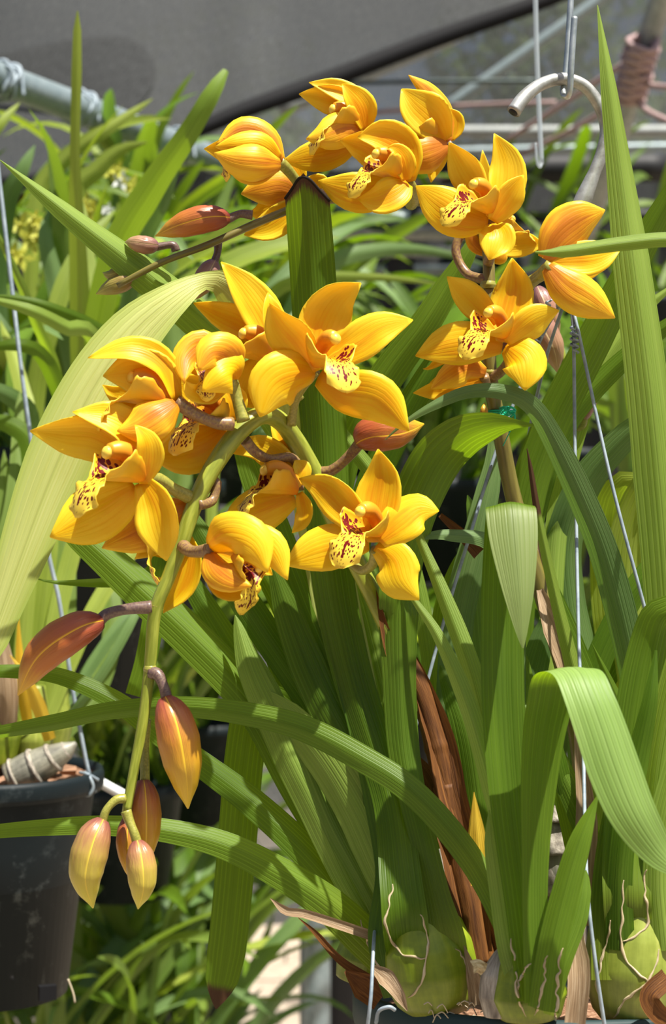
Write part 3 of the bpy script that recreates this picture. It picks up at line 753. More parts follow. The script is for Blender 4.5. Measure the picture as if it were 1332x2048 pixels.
Q([(120, 1450, 34), (165, 1400, 33), (215, 1330, 33), (265, 1240, 34), (300, 1170, 36)], 20, 'leaf_grey')
Q([(56, 1450, 34), (44, 1370, 33), (38, 1290, 33), (37, 1228, 33)], 26, 'leaf_yellow', [(0, .8), (.4, 1), (1, .05)])
Q([(100, 1480, 33), (80, 1420, 32), (55, 1360, 31), (20, 1310, 31)], 30, 'leaf_yellow', [(0, .8), (.4, 1), (1, .05)])
Q([(10, 1490, 33), (15, 1400, 32), (5, 1300, 32), (-10, 1200, 32)], 44, 'dry_tan', [(0, .9), (.5, 1), (1, .1)])
Q([(130, 1470, 42), (185, 1400, 44), (220, 1300, 46), (225, 1200, 48), (205, 1120, 50)], 40, 'leaf_far')
Q([(-20, 1480, 40), (30, 1200, 44), (100, 1020, 48), (170, 860, 52)], 36)
Q([(-30, 1480, 36), (-20, 1200, 38), (30, 1000, 40), (40, 780, 44)], 40, 'leaf_far')
# the hanger of the left pot
LH = thing('pot_hanger', 'pale blue wire hooked on the rim of the left pot', 'hanger', P(188, 1560, 36))
b = MB(); b.tube([P(-20, 200, 36), P(22, 560, 35), P(48, 780, 34), P(92, 1080, 34), P(118, 1200, 34), P(142, 1360, 34), P(162, 1470, 34), P(176, 1540, 34), P(190, 1585, 34)], 4.2*1.34/FPX, 8, n=60)
b.build('wire', M['wire'], LH)
b = MB(); b.tube([P(170, 1545, 33.6), P(180, 1556, 33), P(186, 1575, 33), P(178, 1590, 33), P(165, 1588, 33.4)], 3.4*1.34/FPX, 8, n=40); b.tube([P(160, 1545, 34), P(176, 1549, 33.2), P(196, 1560, 34)], 3.4*1.34/FPX, 8, n=20); b.build('rim_hook', M['wire'], LH)
pipe('pale plastic rail behind the rim of the left pot', [(196, 1562, 44), (225, 1578, 44), (262, 1598, 44)], .0042, M['tag'], 'rail', 'rail')

# more of the plant that stands behind at the upper left: the leaves the photograph shows singly
UP = thing('orchid_plant', 'tall leafy orchid whose narrow leaves cross the slanting pipe at the upper left', 'orchid', P(170, 1150, 62))
small_pot(P(170, 1090, 64), .085, UP)
V = lambda pts, w_, m='leaf_far2', prof=STRAP, **k: leaf(UP, pts, w_, M[m], prof, n=30, cols=6, **k)
V([(160, 1090, 62), (165, 800, 58), (158, 560, 54), (150, 330, 50), (153, 160, 48), (155, 22, 47)], 46, 'leaf_far2', [(0, .8), (.4, 1), (.62, .7), (.75, .42), (.9, .45), (.97, .35), (1, .05)])
V([(150, 1090, 62), (175, 780, 58), (225, 520, 52), (300, 380, 48), (375, 270, 45), (425, 185, 44), (452, 140, 45)], 60, 'leaf_lit', [(0, .8), (.4, .9), (.7, 1), (.9, .65), (.95, .60), (1, .2)], fold=.35)
V([(200, 1090, 64), (240, 700, 62), (285, 500, 60), (330, 400, 58), (366, 300, 57)], 34, 'leaf_grey')
V([(20, 900, 80), (-10, 600, 78), (10, 420, 76), (42, 345, 75), (70, 290, 76)], 50, 'leaf_grey')
V([(140, 1000, 74), (135, 600, 72), (122, 420, 70), (110, 340, 70), (99, 270, 70)], 48, 'leaf_far')
V([(60, 800, 90), (70, 420, 90), (130, 320, 90), (210, 262, 90), (306, 197, 92)], 32)
V([(-60, 600, 90), (-40, 330, 90), (0, 250, 90), (40, 205, 92)], 26)
V([(110, 800, 88), (140, 420, 88), (195, 340, 88), (240, 300, 88), (296, 284, 88)], 44)
V([(-40, 700, 80), (-30, 480, 80), (0, 425, 78), (50, 388, 76)], 36, 'leaf_tipped')
V([(200, 1000, 74), (140, 700, 70), (110, 560, 70), (90, 470, 70), (110, 400, 72)], 40, 'leaf_grey')
V([(230, 1060, 60), (200, 720, 60), (170, 520, 62), (165, 400, 64)], 52, 'leaf_far2')
V([(260, 1080, 66), (270, 800, 66), (275, 640, 66), (260, 480, 68)], 46, 'leaf_far2')
V([(330, 1060, 66), (345, 800, 68), (340, 640, 70), (350, 480, 72)], 46, 'leaf_far')
V([(60, 1060, 60), (70, 800, 60), (100, 660, 60), (150, 520, 62), (230, 420, 66)], 40)
V([(120, 1060, 54), (118, 780, 48), (70, 640, 40), (20, 520, 36), (-30, 420, 34)], 22, 'leaf_lit', fold=.5)
V([(330, 1060, 50), (250, 720, 40), (190, 655, 36), (110, 618, 33), (40, 598, 32), (-40, 590, 32)], 26, 'leaf', fold=.4)
V([(300, 1060, 46), (200, 700, 36), (130, 655, 32), (60, 620, 30), (-50, 590, 30)], 34, 'leaf_lit', fold=.4)
V([(250, 1060, 50), (140, 830, 44), (90, 720, 40), (40, 690, 38), (-50, 700, 38)], 36, 'leaf')
V([(40, 1060, 50), (60, 860, 46), (30, 800, 44), (-60, 760, 42)], 44, 'leaf_grey')
V([(60, 1060, 40), (60, 900, 40), (20, 850, 40), (-60, 840, 40)], 40, 'leaf')
V([(420, 1100, 70), (440, 800, 74), (520, 620, 78), (600, 560, 80), (760, 555, 84), (900, 572, 88)], 30, 'leaf_far2', STRAP_LONG)
V([(480, 1100, 78), (560, 700, 90), (640, 540, 96), (760, 500, 100), (880, 505, 104), (1000, 540, 104)], 42, 'leaf_grey', STRAP_LONG)
V([(360, 1100, 78), (380, 700, 86), (400, 560, 90), (430, 450, 94), (470, 340, 96)], 40, 'leaf_far')
rr = random.Random(9)
for k in range(26):                                              # little yellow and white blooms among those leaves
    x, y, d = rr.choice(((60, 440, 84), (85, 470, 84), (70, 500, 86), (200, 430, 96), (250, 440, 96), (160, 420, 98), (240, 360, 100), (230, 480, 96), (30, 520, 86)))
    x += rr.uniform(-26, 26); y += rr.uniform(-24, 24); c = P(x, y, d); b = MB(); s_ = rr.uniform(.008, .014)
    for a in range(5):
        th = a*1.2566+rr.uniform(-.2, .2); t_ = Vector((math.cos(th), rr.uniform(-.6, .1), math.sin(th))).normalized(); sd = t_.cross(Vector((0, 1, 0))).normalized()
        b.add([c, c+t_*s_*.6+sd*s_*.3, c+t_*s_*1.3, c+t_*s_*.6-sd*s_*.3], [(0, 1, 2, 3)])
    b.tube([c, c+Vector((0, -.006, 0))], .002, 6, n=3)
    b.build('small_bloom', M['petal_w'] if (x > 190 and k % 3 == 0) else M['petal_y'], UP)
# ------------------------------------------------------------------ the yellow orchid in its hanging pot
POT_C = P(1105, 1975, 3.0)                       # centre of the pot's rim
ORCH = thing('potted_orchid', 'orchid with spotted yellow flowers on arching stalks, in dark teal pot at the bottom', 'orchid', POT_C-Vector((0, 0, .17)))
PR = 400/FPX*1.03
TILT = Matrix.Rotation(math.radians(-7), 3, 'X')
pot = MB().lathe(POT_C, [(PR*.70, -.20), (PR*.71, -.205), (PR*.93, -.028), (PR*.935, -.022), (PR*.99, -.021), (PR*1.0, -.016), (PR*1.0, -.002), (PR*.99, 0), (PR*.955, 0), (PR*.945, -.004), (PR*.90, -.05), (PR*.72, -.19), (0.001, -.19)], 72, TILT).build('pot', M['pot_teal'], ORCH)
soil = MB(); rr = random.Random(3)
rings = [(PR*.93*(1-j/7.0)+.0005, -.018+.010*j/7.0) for j in range(8)]
soil.lathe(POT_C, rings, 48, TILT)
for i, v in enumerate(soil.v): soil.v[i] = v+Vector((0, 0, rr.uniform(-.003, .003)))
soil.build('potting_bark', M['bark'], ORCH)
for k in range(46):                              # loose chips of bark on top
    a = rr.uniform(math.pi*1.05, math.pi*1.95); r = PR*rr.uniform(.45, .9)
    c = POT_C+Vector((math.cos(a)*r, math.sin(a)*r, -.010+rr.uniform(0, .004)))
    b = MB(); m = Matrix.Rotation(rr.uniform(0, 6), 3, 'Z') @ Matrix.Rotation(rr.uniform(-.5, .5), 3, 'X') @ Matrix.Rotation(rr.uniform(-.4, .4), 3, 'Y')
    l, w_, h = rr.uniform(.008, .018), rr.uniform(.006, .010), rr.uniform(.003, .005)
    b.box(c, l, w_, h, m)
    b.v = [v+Vector([rr.uniform(-.0015, .0015) for _ in range(3)]) for v in b.v]
    b.build('bark_chip', M['chip'], ORCH, smooth=False)
for k in range(34):
    x = rr.uniform(860, 1040); y = rr.uniform(2008, 2046); d = -6.5+rr.uniform(-2, 2)
    p0 = P(x, y, d); b = MB(); a = rr.uniform(0, 6.3); l = rr.uniform(.004, .011)
    b.tube([p0, p0+Vector((math.cos(a)*l*.5, -.002, l*.5)), p0+Vector((math.cos(a)*l, -.003, l*.3))], .00035, 4, n=5)
    b.build('root_fibre', M['fibre'], ORCH)

# ---- pseudobulbs
def bulb(pts, prof, mat, name='pseudobulb', sides=36):
    b = MB(); path = [P(*q) for q in pts]; s = 1.0/FPX*path[0].y
    b.tube(path, [(t, r*s) for t, r in prof], sides, n=40, wob=lambda t, th: 1+.015*math.sin(5*th)+.008*math.sin(13*th+3*t))
    return b.build(name, mat, ORCH)
BP = [(0, 58), (.08, 80), (.25, 97), (.42, 92), (.6, 72), (.8, 50), (1, 36)]
bulb([(880, 2018, -4), (866, 1935, -4), (842, 1810, -3.8), (832, 1700, -3.4)], [(t, r*1.08) for t, r in BP], M['bulb'])
bulb([(1262, 2040, -6), (1262, 1950, -6), (1272, 1800, -5.5), (1290, 1640, -5)], [(t, r*1.0) for t, r in BP], M['bulb_lime'])
bulb([(1060, 2030, -9), (1055, 1960, -9), (1060, 1880, -8.5)], [(0, 62), (.3, 78), (.6, 66), (1, 46)], M['bulb'])
bulb([(1360, 2040, -2), (1365, 1900, -2), (1385, 1700, -2)], [(0, 50), (.25, 80), (.6, 62), (1, 36)], M['bulb_lime'])
bulb([(720, 1960, 3), (735, 1900, 3), (745, 1800, 3)], [(0, 50), (.3, 62), (.6, 50), (1, 30)], M['bulb'])
# old leafless pseudobulb, its dry sheath in grey bands
ob = bulb([(1115, 1900, 1), (1112, 1750, 1), (1108, 1600, 1.5), (1108, 1530, 2)], [(0, 50), (.3, 53), (.6, 44), (.85, 30), (1, 12)], M['bulb_old'], 'old_pseudobulb')
for (y0, y1, r0, r1) in ((1905, 1855, 56, 58), (1855, 1790, 59, 59), (1790, 1712, 59, 55), (1712, 1648, 55, 48), (1648, 1595, 48, 38), (1595, 1545, 38, 22)):
    b = MB(); s = 1.01/FPX
    b.tube([P(1112, y0, 1), P(1110, (y0+y1)/2, 1.2), P(1109, y1, 1.4)], [(0, r0*s), (.5, (r0*.5+r1*.5)*s), (.95, r1*1.02*s), (1, r1*.9*s)], 24, n=8, wob=lambda t, th: 1+.025*math.sin(7*th+y0)+.02*math.sin(17*th))
    b.build('dry_band', M['dry_grey'], ob)
st_ = bulb([(995, 2030, -9), (993, 1960, -9), (1003, 1895, -9)], [(0, 28), (.3, 36), (.6, 32), (.9, 14), (1, 5)], M['dry_grey'], 'old_pseudobulb')
leaf(st_, [(970, 1940, -10), (956, 1932, -10.5), (945, 1934, -11)], 26, M['papery'], FLAT, n=8, name='torn_flake')

L_ = lambda *a, **k: leaf(ORCH, *a, **k)
# ---- leaves of the left growth (base first)
L_([(815, 1905, -4.6, .8), (811, 1845, -6.2, .92), (803, 1770, -5.9, .86), (783, 1610, -3.2, .76), (747, 1490, -1.6, .78), (708, 1370, -.4, .82), (679, 1250, 0, .86), (660, 1130, 0, .9), (652, 1000, 0, .92), (645, 860, .2, .95), (633, 700, .2, .97), (621, 520, -.2, .95), (611, 380, -1.2, .92)], 100, M['leaf_cut'], FLAT, fold=.42, roll=lambda t: -.25*min(1, t*3), bulge=lambda t: max(0, .6-3*t), n=76, cut=(-.55, .75, -.35), edge=M['black_edge'])
L_([(850, 1850, -1), (760, 1560, 1), (690, 1400, 1.5), (640, 1300, 2), (575, 1140, 2), (510, 950, 3), (450, 800, 4)], 80, M['leaf_base'], fold=.35, roll=.2)
L_([(840, 1840, 0), (720, 1590, 1.5), (640, 1430, 2.5), (520, 1250, 3), (430, 1110, 3), (350, 980, 3.5)], 66, M['leaf_dark'], fold=.3)
L_([(800, 1870, 2), (700, 1740, 2.5), (610, 1590, 3), (520, 1420, 3.5), (400, 1290, 3.5), (250, 1150, 3.5), (150, 1060, 3.5), (40, 960, 3)], 84, M['leaf'], fold=.4, roll=.25)
L_([(790, 1880, 3), (690, 1700, 3.5), (600, 1540, 4), (500, 1360, 4.5), (390, 1180, 5), (330, 1080, 5)], 62, M['leaf_dark'], fold=.3)
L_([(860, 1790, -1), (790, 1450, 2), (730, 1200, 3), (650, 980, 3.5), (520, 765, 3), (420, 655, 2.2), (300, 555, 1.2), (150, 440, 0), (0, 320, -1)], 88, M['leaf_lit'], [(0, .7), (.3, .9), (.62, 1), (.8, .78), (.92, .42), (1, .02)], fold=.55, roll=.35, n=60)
# the big yellowing leaf that folds over at the top and hangs to the left
L_([(800, 1860, 0, .9), (690, 1300, 2, .8), (620, 950, 1.5, .75), (560, 740, .5, .72), (498, 630, -.6, .66), (455, 575, -1.6, .5), (412, 561, -2.8, .27), (352, 592, -3.7, .52), (265, 668, -4.2, .88), (180, 790, -4.6, 1.02), (100, 960, -5, 1.02), (25, 1160, -5.5, .86), (-60, 1400, -6, .6)], 138, M['leaf_pale'], [(0, .8), (.8, 1), (.95, .7), (1, .1)], fold=.10, roll=lambda t: .35 if t > .6 else 0, n=80, cols=14)
# arching narrow leaves at the front
L_([(1040, 1960, -9), (1010, 1850, -8.5), (940, 1715, -7), (830, 1588, -6), (720, 1515, -5), (600, 1455, -4), (470, 1425, -3.5), (340, 1414, -3.5), (220, 1423, -3.5), (100, 1448, -3.5), (-40, 1472, -3.5)], 54, M['leaf'], [(0, .8), (.2, 1), (.5, 1), (.75, .75), (.9, .7), (1, .5)], fold=.35, roll=lambda t: .35-1.0*t, n=60)
L_([(800, 1945, -1), (745, 1890, -1), (660, 1810, -1.5), (560, 1745, -2), (450, 1690, -2.5), (330, 1660, -3), (200, 1650, -3), (80, 1655, -3), (-40, 1665, -3)], 66, M['leaf_base'], [(0, 1.15), (.12, 1.2), (.3, 1), (.6, .72), (.8, .55), (1, .40)], fold=.35, roll=.2, n=50)
L_([(780, 1900, 2), (690, 1790, 1.5), (600, 1690, 1.5), (500, 1600, 2), (400, 1525, 2), (310, 1460, 2.2), (230, 1400, 2.5), (120, 1352, 2.5), (20, 1342, 2), (-50, 1345, 2)], 58, M['leaf_base'], [(0, 1.0), (.15, 1.15), (.4, 1), (.7, .72), (1, .40)], fold=.3, roll=.25, n=50)
# short leaves, the sun reaching in put into their lighter green
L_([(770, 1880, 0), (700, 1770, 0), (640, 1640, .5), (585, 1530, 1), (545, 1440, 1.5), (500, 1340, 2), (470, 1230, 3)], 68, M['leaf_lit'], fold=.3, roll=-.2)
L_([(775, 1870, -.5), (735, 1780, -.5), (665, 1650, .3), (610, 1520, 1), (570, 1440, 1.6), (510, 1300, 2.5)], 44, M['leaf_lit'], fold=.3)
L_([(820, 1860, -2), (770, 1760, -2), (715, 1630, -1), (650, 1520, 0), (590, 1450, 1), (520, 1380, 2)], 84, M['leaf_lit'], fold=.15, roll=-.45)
L_([(835, 1790, -3), (790, 1660, -2), (740, 1560, -1), (690, 1480, 0), (640, 1390, .5), (590, 1270, 1), (540, 1120, 1.5)], 76, M['leaf'], fold=.3, roll=-.1)
# broken leaf hanging straight down, brown point
L_([(770, 1820, 5), (680, 1600, 5.5), (590, 1450, 5.5), (535, 1405, 5), (505, 1425, 4.6), (488, 1520, 4.3), (478, 1640, 4.2), (466, 1780, 4.2), (452, 1910, 4.2), (432, 2018, 4.2)], 84, M['leaf_browntip'], [(0, .8), (.4, .95), (.9, .92), (.95, .78), (.975, .5), (1, .04)], fold=.1, n=60)
# right part of the left growth
L_([(903, 1960, -3.8, .7), (895, 1885, -6.1, .84), (872, 1790, -5.8, .62), (848, 1690, -5, .58), (824, 1590, -3.8, .62), (806, 1490, -3, .70), (798, 1350, -2.4, .74), (798, 1200, -2, .92), (820, 1050, -2.2, 1.15), (868, 934, -3, 1.22), (922, 876, -4.2, 1.05), (982, 852, -5.4, .66), (1030, 848, -6, .24), (1068, 851, -6.3, .05)], 92, M['leaf_bulb'], FLAT, fold=.25, roll=lambda t: -.15 if t < .6 else .45, bulge=lambda t: max(0, .5-2.6*t), n=70)
L_([(800, 1990, -5, 1.3), (775, 1880, -5, 1.2), (790, 1740, -3, 1), (765, 1600, -2, .9), (735, 1480, -1, .8), (700, 1350, 0, .8), (640, 1150, 1, .8)], 84, M['leaf_dark'], fold=.3)
L_([(930, 1800, 1), (905, 1500, 3), (915, 1250, 4), (960, 1050, 4), (985, 930, 4.5), (985, 850, 5)], 66, M['leaf_grey'], fold=.2)
# ---- centre growth
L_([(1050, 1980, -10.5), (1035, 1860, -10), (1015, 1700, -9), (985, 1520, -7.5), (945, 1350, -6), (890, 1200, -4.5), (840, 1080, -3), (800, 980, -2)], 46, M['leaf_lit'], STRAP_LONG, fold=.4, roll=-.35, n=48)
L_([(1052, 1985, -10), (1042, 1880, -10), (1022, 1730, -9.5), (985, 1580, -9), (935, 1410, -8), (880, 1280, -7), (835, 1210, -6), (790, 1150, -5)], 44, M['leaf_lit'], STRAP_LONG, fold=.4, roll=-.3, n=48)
# leaf snapped over near its top, the flap hanging in front
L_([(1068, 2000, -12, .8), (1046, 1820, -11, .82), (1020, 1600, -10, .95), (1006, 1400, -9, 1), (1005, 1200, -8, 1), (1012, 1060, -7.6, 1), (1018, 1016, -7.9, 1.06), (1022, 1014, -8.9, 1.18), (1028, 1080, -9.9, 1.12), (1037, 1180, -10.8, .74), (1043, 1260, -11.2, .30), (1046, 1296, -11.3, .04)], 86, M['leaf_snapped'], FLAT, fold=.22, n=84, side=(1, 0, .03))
# broad leaf that bends over and comes forward
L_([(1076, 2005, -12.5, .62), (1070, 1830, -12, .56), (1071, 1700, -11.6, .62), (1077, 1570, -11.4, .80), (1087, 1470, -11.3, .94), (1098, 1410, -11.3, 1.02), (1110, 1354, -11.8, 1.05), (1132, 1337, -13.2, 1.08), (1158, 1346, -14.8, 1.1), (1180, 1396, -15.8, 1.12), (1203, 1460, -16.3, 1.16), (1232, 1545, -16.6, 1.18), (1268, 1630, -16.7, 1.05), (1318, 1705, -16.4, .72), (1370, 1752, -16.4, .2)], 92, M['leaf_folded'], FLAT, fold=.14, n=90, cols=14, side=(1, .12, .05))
L_([(1085, 2020, -13, 1.1), (1102, 1900, -13, 1.0), (1128, 1790, -12.8, .95), (1160, 1680, -12.5, .75), (1196, 1590, -12, .05)], 58, M['leaf'], FLAT, fold=.3, roll=-.3)
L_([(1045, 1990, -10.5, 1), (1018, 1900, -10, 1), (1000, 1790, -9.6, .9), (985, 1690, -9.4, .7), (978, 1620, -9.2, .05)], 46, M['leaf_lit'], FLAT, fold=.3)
L_([(1100, 2030, -12), (1120, 1930, -12), (1150, 1850, -11.5), (1165, 1790, -11), (1172, 1740, -10.5)], 44, M['leaf_base'], fold=.3)
L_([(960, 1770, -6, .9), (957, 1720, -6, 1.1), (953, 1660, -6, .8), (948, 1584, -6, .03)], 40, M['leaf_yellow'], FLAT, fold=.5, bulge=.3, name='bract')
# ---- right growth
L_([(1258, 1890, -6.4, .9), (1255, 1810, -7.9, 1.0), (1254, 1720, -7.4, 1.0), (1262, 1560, -6, .95), (1283, 1400, -5.5, 1), (1305, 1285, -5.5, .9), (1325, 1232, -6, .8), (1360, 1235, -6.5, .6), (1400, 1300, -7, .3)], 96, M['leaf_bulb'], FLAT, fold=.4, roll=lambda t: .25*min(1, t*3), bulge=lambda t: max(0, .5-2.2*t), n=64)
L_([(1314, 1900, -5.2, .9), (1308, 1820, -6.9, .95), (1304, 1720, -6.9, 1.0), (1318, 1550, -7, .95), (1345, 1400, -7, .9), (1380, 1250, -7, .7)], 80, M['leaf_lit'], FLAT, fold=.4, roll=-.2, bulge=lambda t: max(0, .6-2*t))
L_([(1220, 1960, -8, 1.2), (1213, 1800, -7, 1), (1228, 1660, -6, .9), (1265, 1500, -5, .8), (1310, 1340, -4, .7)], 62, M['leaf_base'], FLAT, fold=.3)
L_([(1240, 1900, -8, 1.2), (1240, 1760, -8, 1), (1252, 1640, -8, .95), (1275, 1520, -7.5, .9), (1300, 1400, -7.5, .6), (1312, 1300, -7, .1)], 50, M['leaf'], FLAT, fold=.4)
L_([(1330, 1900, -8, 1.3), (1318, 1760, -8, 1), (1330, 1640, -8, .95), (1360, 1520, -8, .9)], 66, M['leaf_lit'], FLAT, fold=.4)
L_([(1320, 1850, 0), (1290, 1600, 0), (1255, 1450, -1), (1222, 1370, -1.5), (1184, 1287, -2)], 40, M['leaf'], STRAP_LONG, fold=.5, roll=.3)
L_([(1270, 1830, -5, .8), (1240, 1650, -4, .8), (1215, 1560, -4, .9), (1265, 1420, -4.5, .9), (1295, 1260, -5, .2)], 38, M['leaf_dark'], FLAT, fold=.4)
L_([(1165, 1760, -2), (1140, 1640, -2), (1115, 1540, -2), (1095, 1460, -2)], 44, M['leaf'], FLAT, fold=.3)
L_([(1200, 1780, -3), (1175, 1670, -2.5), (1130, 1560, -2), (1080, 1460, -1), (1040, 1400, 0)], 50, M['leaf'], fold=.3)
# arching leaf over the green twine
L_([(1300, 1820, 2), (1285, 1500, 1.5), (1262, 1320, .8), (1215, 1130, 0), (1165, 1000, -1), (1105, 875, -2.2), (1060, 808, -3.2), (1000, 783, -4), (935, 784, -4.4), (870, 810, -4.6), (810, 845, -4.6), (770, 880, -4.4)], 64, M['leaf_grey'], [(0, .6), (.2, .9), (.45, 1), (.64, .85), (.76, .6), (.9, .35), (1, .02)], fold=.3, roll=lambda t: -.4+.5*t, n=70)
# tall leaf at the right edge, reaching the top of the photograph
L_([(1350, 1700, 2), (1345, 1400, 2), (1328, 1100, 1), (1300, 800, 0), (1268, 550, -.5), (1240, 340, -.5), (1216, 160, -.5), (1195, 10, 0)], 92, M['leaf_lit'], STRAP_LONG, fold=.35, roll=.3, n=60)
L_([(1000, 1700, 6), (1020, 1300, 6), (1050, 1020, 5.5), (1100, 860, 5), (1180, 700, 4), (1262, 540, 3), (1340, 395, 2), (1420, 260, 1)], 76, M['leaf'], fold=.4, roll=.2, n=50)
L_([(1030, 1600, 7), (1050, 1150, 7), (1080, 980, 7), (1130, 850, 6.5), (1220, 745, 6), (1330, 655, 5), (1450, 580, 4)], 50, M['leaf_dark'], fold=.4, n=50)
L_([(1100, 1700, 6), (1100, 1300, 7), (1120, 1000, 8), (1180, 780, 8), (1270, 640, 8), (1360, 560, 8)], 46, M['leaf_lit'], fold=.35, n=40)
L_([(1500, 900, -9), (1480, 600, -9), (1420, 490, -9), (1340, 478, -9), (1240, 487, -9), (1150, 500, -9), (1100, 505, -9), (1070, 504, -9)], 30, M['leaf_lit'], [(0, 1), (.75, 1), (.93, .8), (1, .1)], fold=.5, roll=.3, n=44)
L_([(660, 1500, 8), (640, 1200, 8), (690, 900, 7), (770, 760, 6.5), (850, 650, 6), (905, 560, 6), (940, 500, 6), (965, 440, 6.5)], 74, M['leaf'], fold=.3, roll=.2, n=44)
L_([(700, 1500, 9), (690, 1200, 9), (740, 980, 8), (800, 850, 7.5), (850, 760, 7), (885, 700, 7), (930, 640, 7.5)], 66, M['leaf_dark'], fold=.3, n=40)
L_([(900, 1700, 4), (850, 1250, 5), (780, 1010, 5), (700, 890, 5), (620, 790, 5), (560, 720, 5)], 36, M['leaf_lit'], fold=.4, n=40)
L_([(1240, 1800, 1), (1190, 1520, 0), (1150, 1350, -1), (1108, 1180, -2), (1078, 1040, -3), (1062, 940, -3.4), (1054, 897, -3.6)], 34, M['leaf_tipped'], [(0, 1), (.5, .95), (.8, .55), (.95, .3), (1, .05)], fold=.5, roll=.2, n=48)
L_([(1230, 1800, 3), (1190, 1450, 3), (1130, 1270, 3), (1080, 1150, 3), (1040, 1080, 3)], 64, M['leaf'], fold=.3)
L_([(1250, 1800, 6), (1200, 1480, 6), (1180, 1380, 6), (1240, 1230, 6), (1330, 1100, 6), (1420, 1000, 6)], 56, M['leaf_dark'], fold=.35)
L_([(1230, 1800, 9), (1170, 1500, 9), (1215, 1340, 9), (1300, 1220, 9), (1400, 1110, 9)], 56, M['leaf_dark'], fold=.35)
L_([(1160, 1700, 9), (1170, 1400, 9), (1135, 1200, 8.5), (1130, 1080, 8), (1170, 970, 7.5), (1230, 895, 7), (1300, 835, 6.5), (1380, 800, 6)], 76, M['leaf_grey'], fold=.25, roll=.3, n=44)
L_([(1330, 1700, 8, .7), (1270, 1300, 8, .9), (1262, 1120, 8, 1), (1290, 1010, 7.5, 1), (1335, 960, 6.5, .9), (1400, 990, 5.5, .5)], 96, M['leaf_far2'], FLAT, fold=.2)
L_([(1310, 1700, 10, .8), (1230, 1300, 10, 1), (1215, 1100, 10, 1), (1225, 1000, 9, .9), (1260, 960, 8, .6), (1300, 990, 7, .2)], 70, M['leaf_far2'], FLAT, fold=.2)
L_([(1010, 1700, 8), (960, 1350, 8), (945, 1150, 8), (950, 1050, 8), (935, 990, 7)], 60, M['leaf_grey'], fold=.25)
L_([(960, 1750, 7), (900, 1450, 7), (890, 1250, 7), (920, 1100, 7)], 66, M['leaf'], fold=.3)
L_([(1040, 1500, 2), (1030, 1200, 1), (985, 1090, 0), (900, 1070, -1), (855, 1072, -1.5), (820, 1080, -1.6)], 34, M['leaf_grey'], fold=.3, roll=.4)
L_([(1120, 1700, 4), (1085, 1520, 4), (1060, 1400, 4), (1075, 1310, 4), (1110, 1200, 4)], 62, M['leaf_grey'], fold=.2)
L_([(900, 1760, 3), (830, 1600, 4), (750, 1350, 5), (690, 1150, 6)], 72, M['leaf_dark'], fold=.3)
L_([(870, 1780, 3), (770, 1600, 4), (650, 1460, 5), (570, 1340, 6), (520, 1200, 7)], 72, M['leaf_dark'], fold=.3)
L_([(1100, 1800, 2), (1060, 1560, 2), (1045, 1400, 2), (1020, 1250, 3)], 70, M['leaf'], fold=.3)
L_([(980, 1800, 2), (955, 1600, 2), (930, 1450, 2), (880, 1330, 3)], 66, M['leaf_dark'], fold=.3)
L_([(720, 1700, 6), (620, 1380, 7), (560, 1200, 7), (470, 1080, 7), (350, 1120, 7), (260, 1160, 7), (120, 1165, 6), (65, 1155, 6)], 46, M['leaf'], STRAP_LONG, fold=.35, roll=.3, n=44)
L_([(700, 1500, 7), (640, 1250, 8), (560, 1100, 8), (450, 1090, 8), (350, 1125, 8), (285, 1150, 8)], 52, M['leaf_grey'], STRAP, fold=.25, roll=.5, n=36)
L_([(560, 1300, 6), (440, 1150, 7), (330, 1100, 7), (310, 1220, 6), (292, 1320, 6), (272, 1392, 6)], 44, M['leaf'], CUT, fold=.1)

# ---- leaf bases that sheathe the bulbs, with their torn dry edges
def sheath(pts, w, mat, name='leaf_sheath', fold=.1, bulge=.5, prof=FLAT, n=20, roll=0): return L_(pts, w, mat, prof, fold=fold, bulge=bulge, name=name, n=n, roll=roll)
from mathutils.bvhtree import BVHTree
BV = []
def trees():
    if not BV:
        for o in ORCH.children:
            if o.name.startswith(('leaf', 'pseudobulb')): BV.append(BVHTree.FromPolygons([v.co for v in o.data.vertices], [p.vertices for p in o.data.polygons]))
    return BV
def edge(pts, r=2.1, mat='papery'):
    b = MB(); c = [P(*q) for q in pts]; rr = random.Random(int(pts[0][0]*7+pts[0][1]))
    cc, _ = catmull([tuple(q) for q in c], 26); out = []
    for q in cc:                                             # lay the torn edge on the bulb or leaf base it belongs to
        q = Vector(q)+Vector((rr.uniform(-.0012, .0012), 0, rr.uniform(-.0012, .0012))); dr = (q-CAM).normalized()
        h = [k for k in (t.ray_cast(CAM, dr) for t in trees()) if k[0] is not None and abs((k[0]-q).length) < .045]
        out.append(min(h, key=lambda k: k[3])[0]-dr*rr.uniform(-.0002, .0006) if h else q)
    for _ in range(1): out = [out[0]]+[(out[i-1]+out[i]*2+out[i+1])/4 for i in range(1, len(out)-1)]+[out[-1]]
    cc = out
    b.tube(cc, [(0, r*.4/FPX), (.12, r*1.1/FPX), (.22, r*.5/FPX), (.36, r*1.5/FPX), (.5, r*.6/FPX), (.62, r*1.6/FPX), (.74, r*.7/FPX), (.88, r*1.2/FPX), (1, r*.3/FPX)], 6, n=78)
    return b.build('dry_sheath_edge', M[mat], ORCH)
edge([(786, 1770, -6.6), (776, 1810, -6.9), (772, 1850, -7), (790, 1895, -7.4), (822, 1915, -7.6), (852, 1918, -7.6)])
edge([(842, 1825, -7.2), (852, 1870, -7.6), (856, 1910, -7.7), (848, 1950, -7.6), (830, 1985, -7.2), (815, 1998, -6.8)])
edge([(718, 1842, -4), (735, 1880, -4.6), (748, 1920, -5.2), (770, 1950, -6), (790, 1980, -6.4)])
edge([(915, 1895, -7), (935, 1930, -6.6), (952, 1960, -6), (962, 1990, -6)])
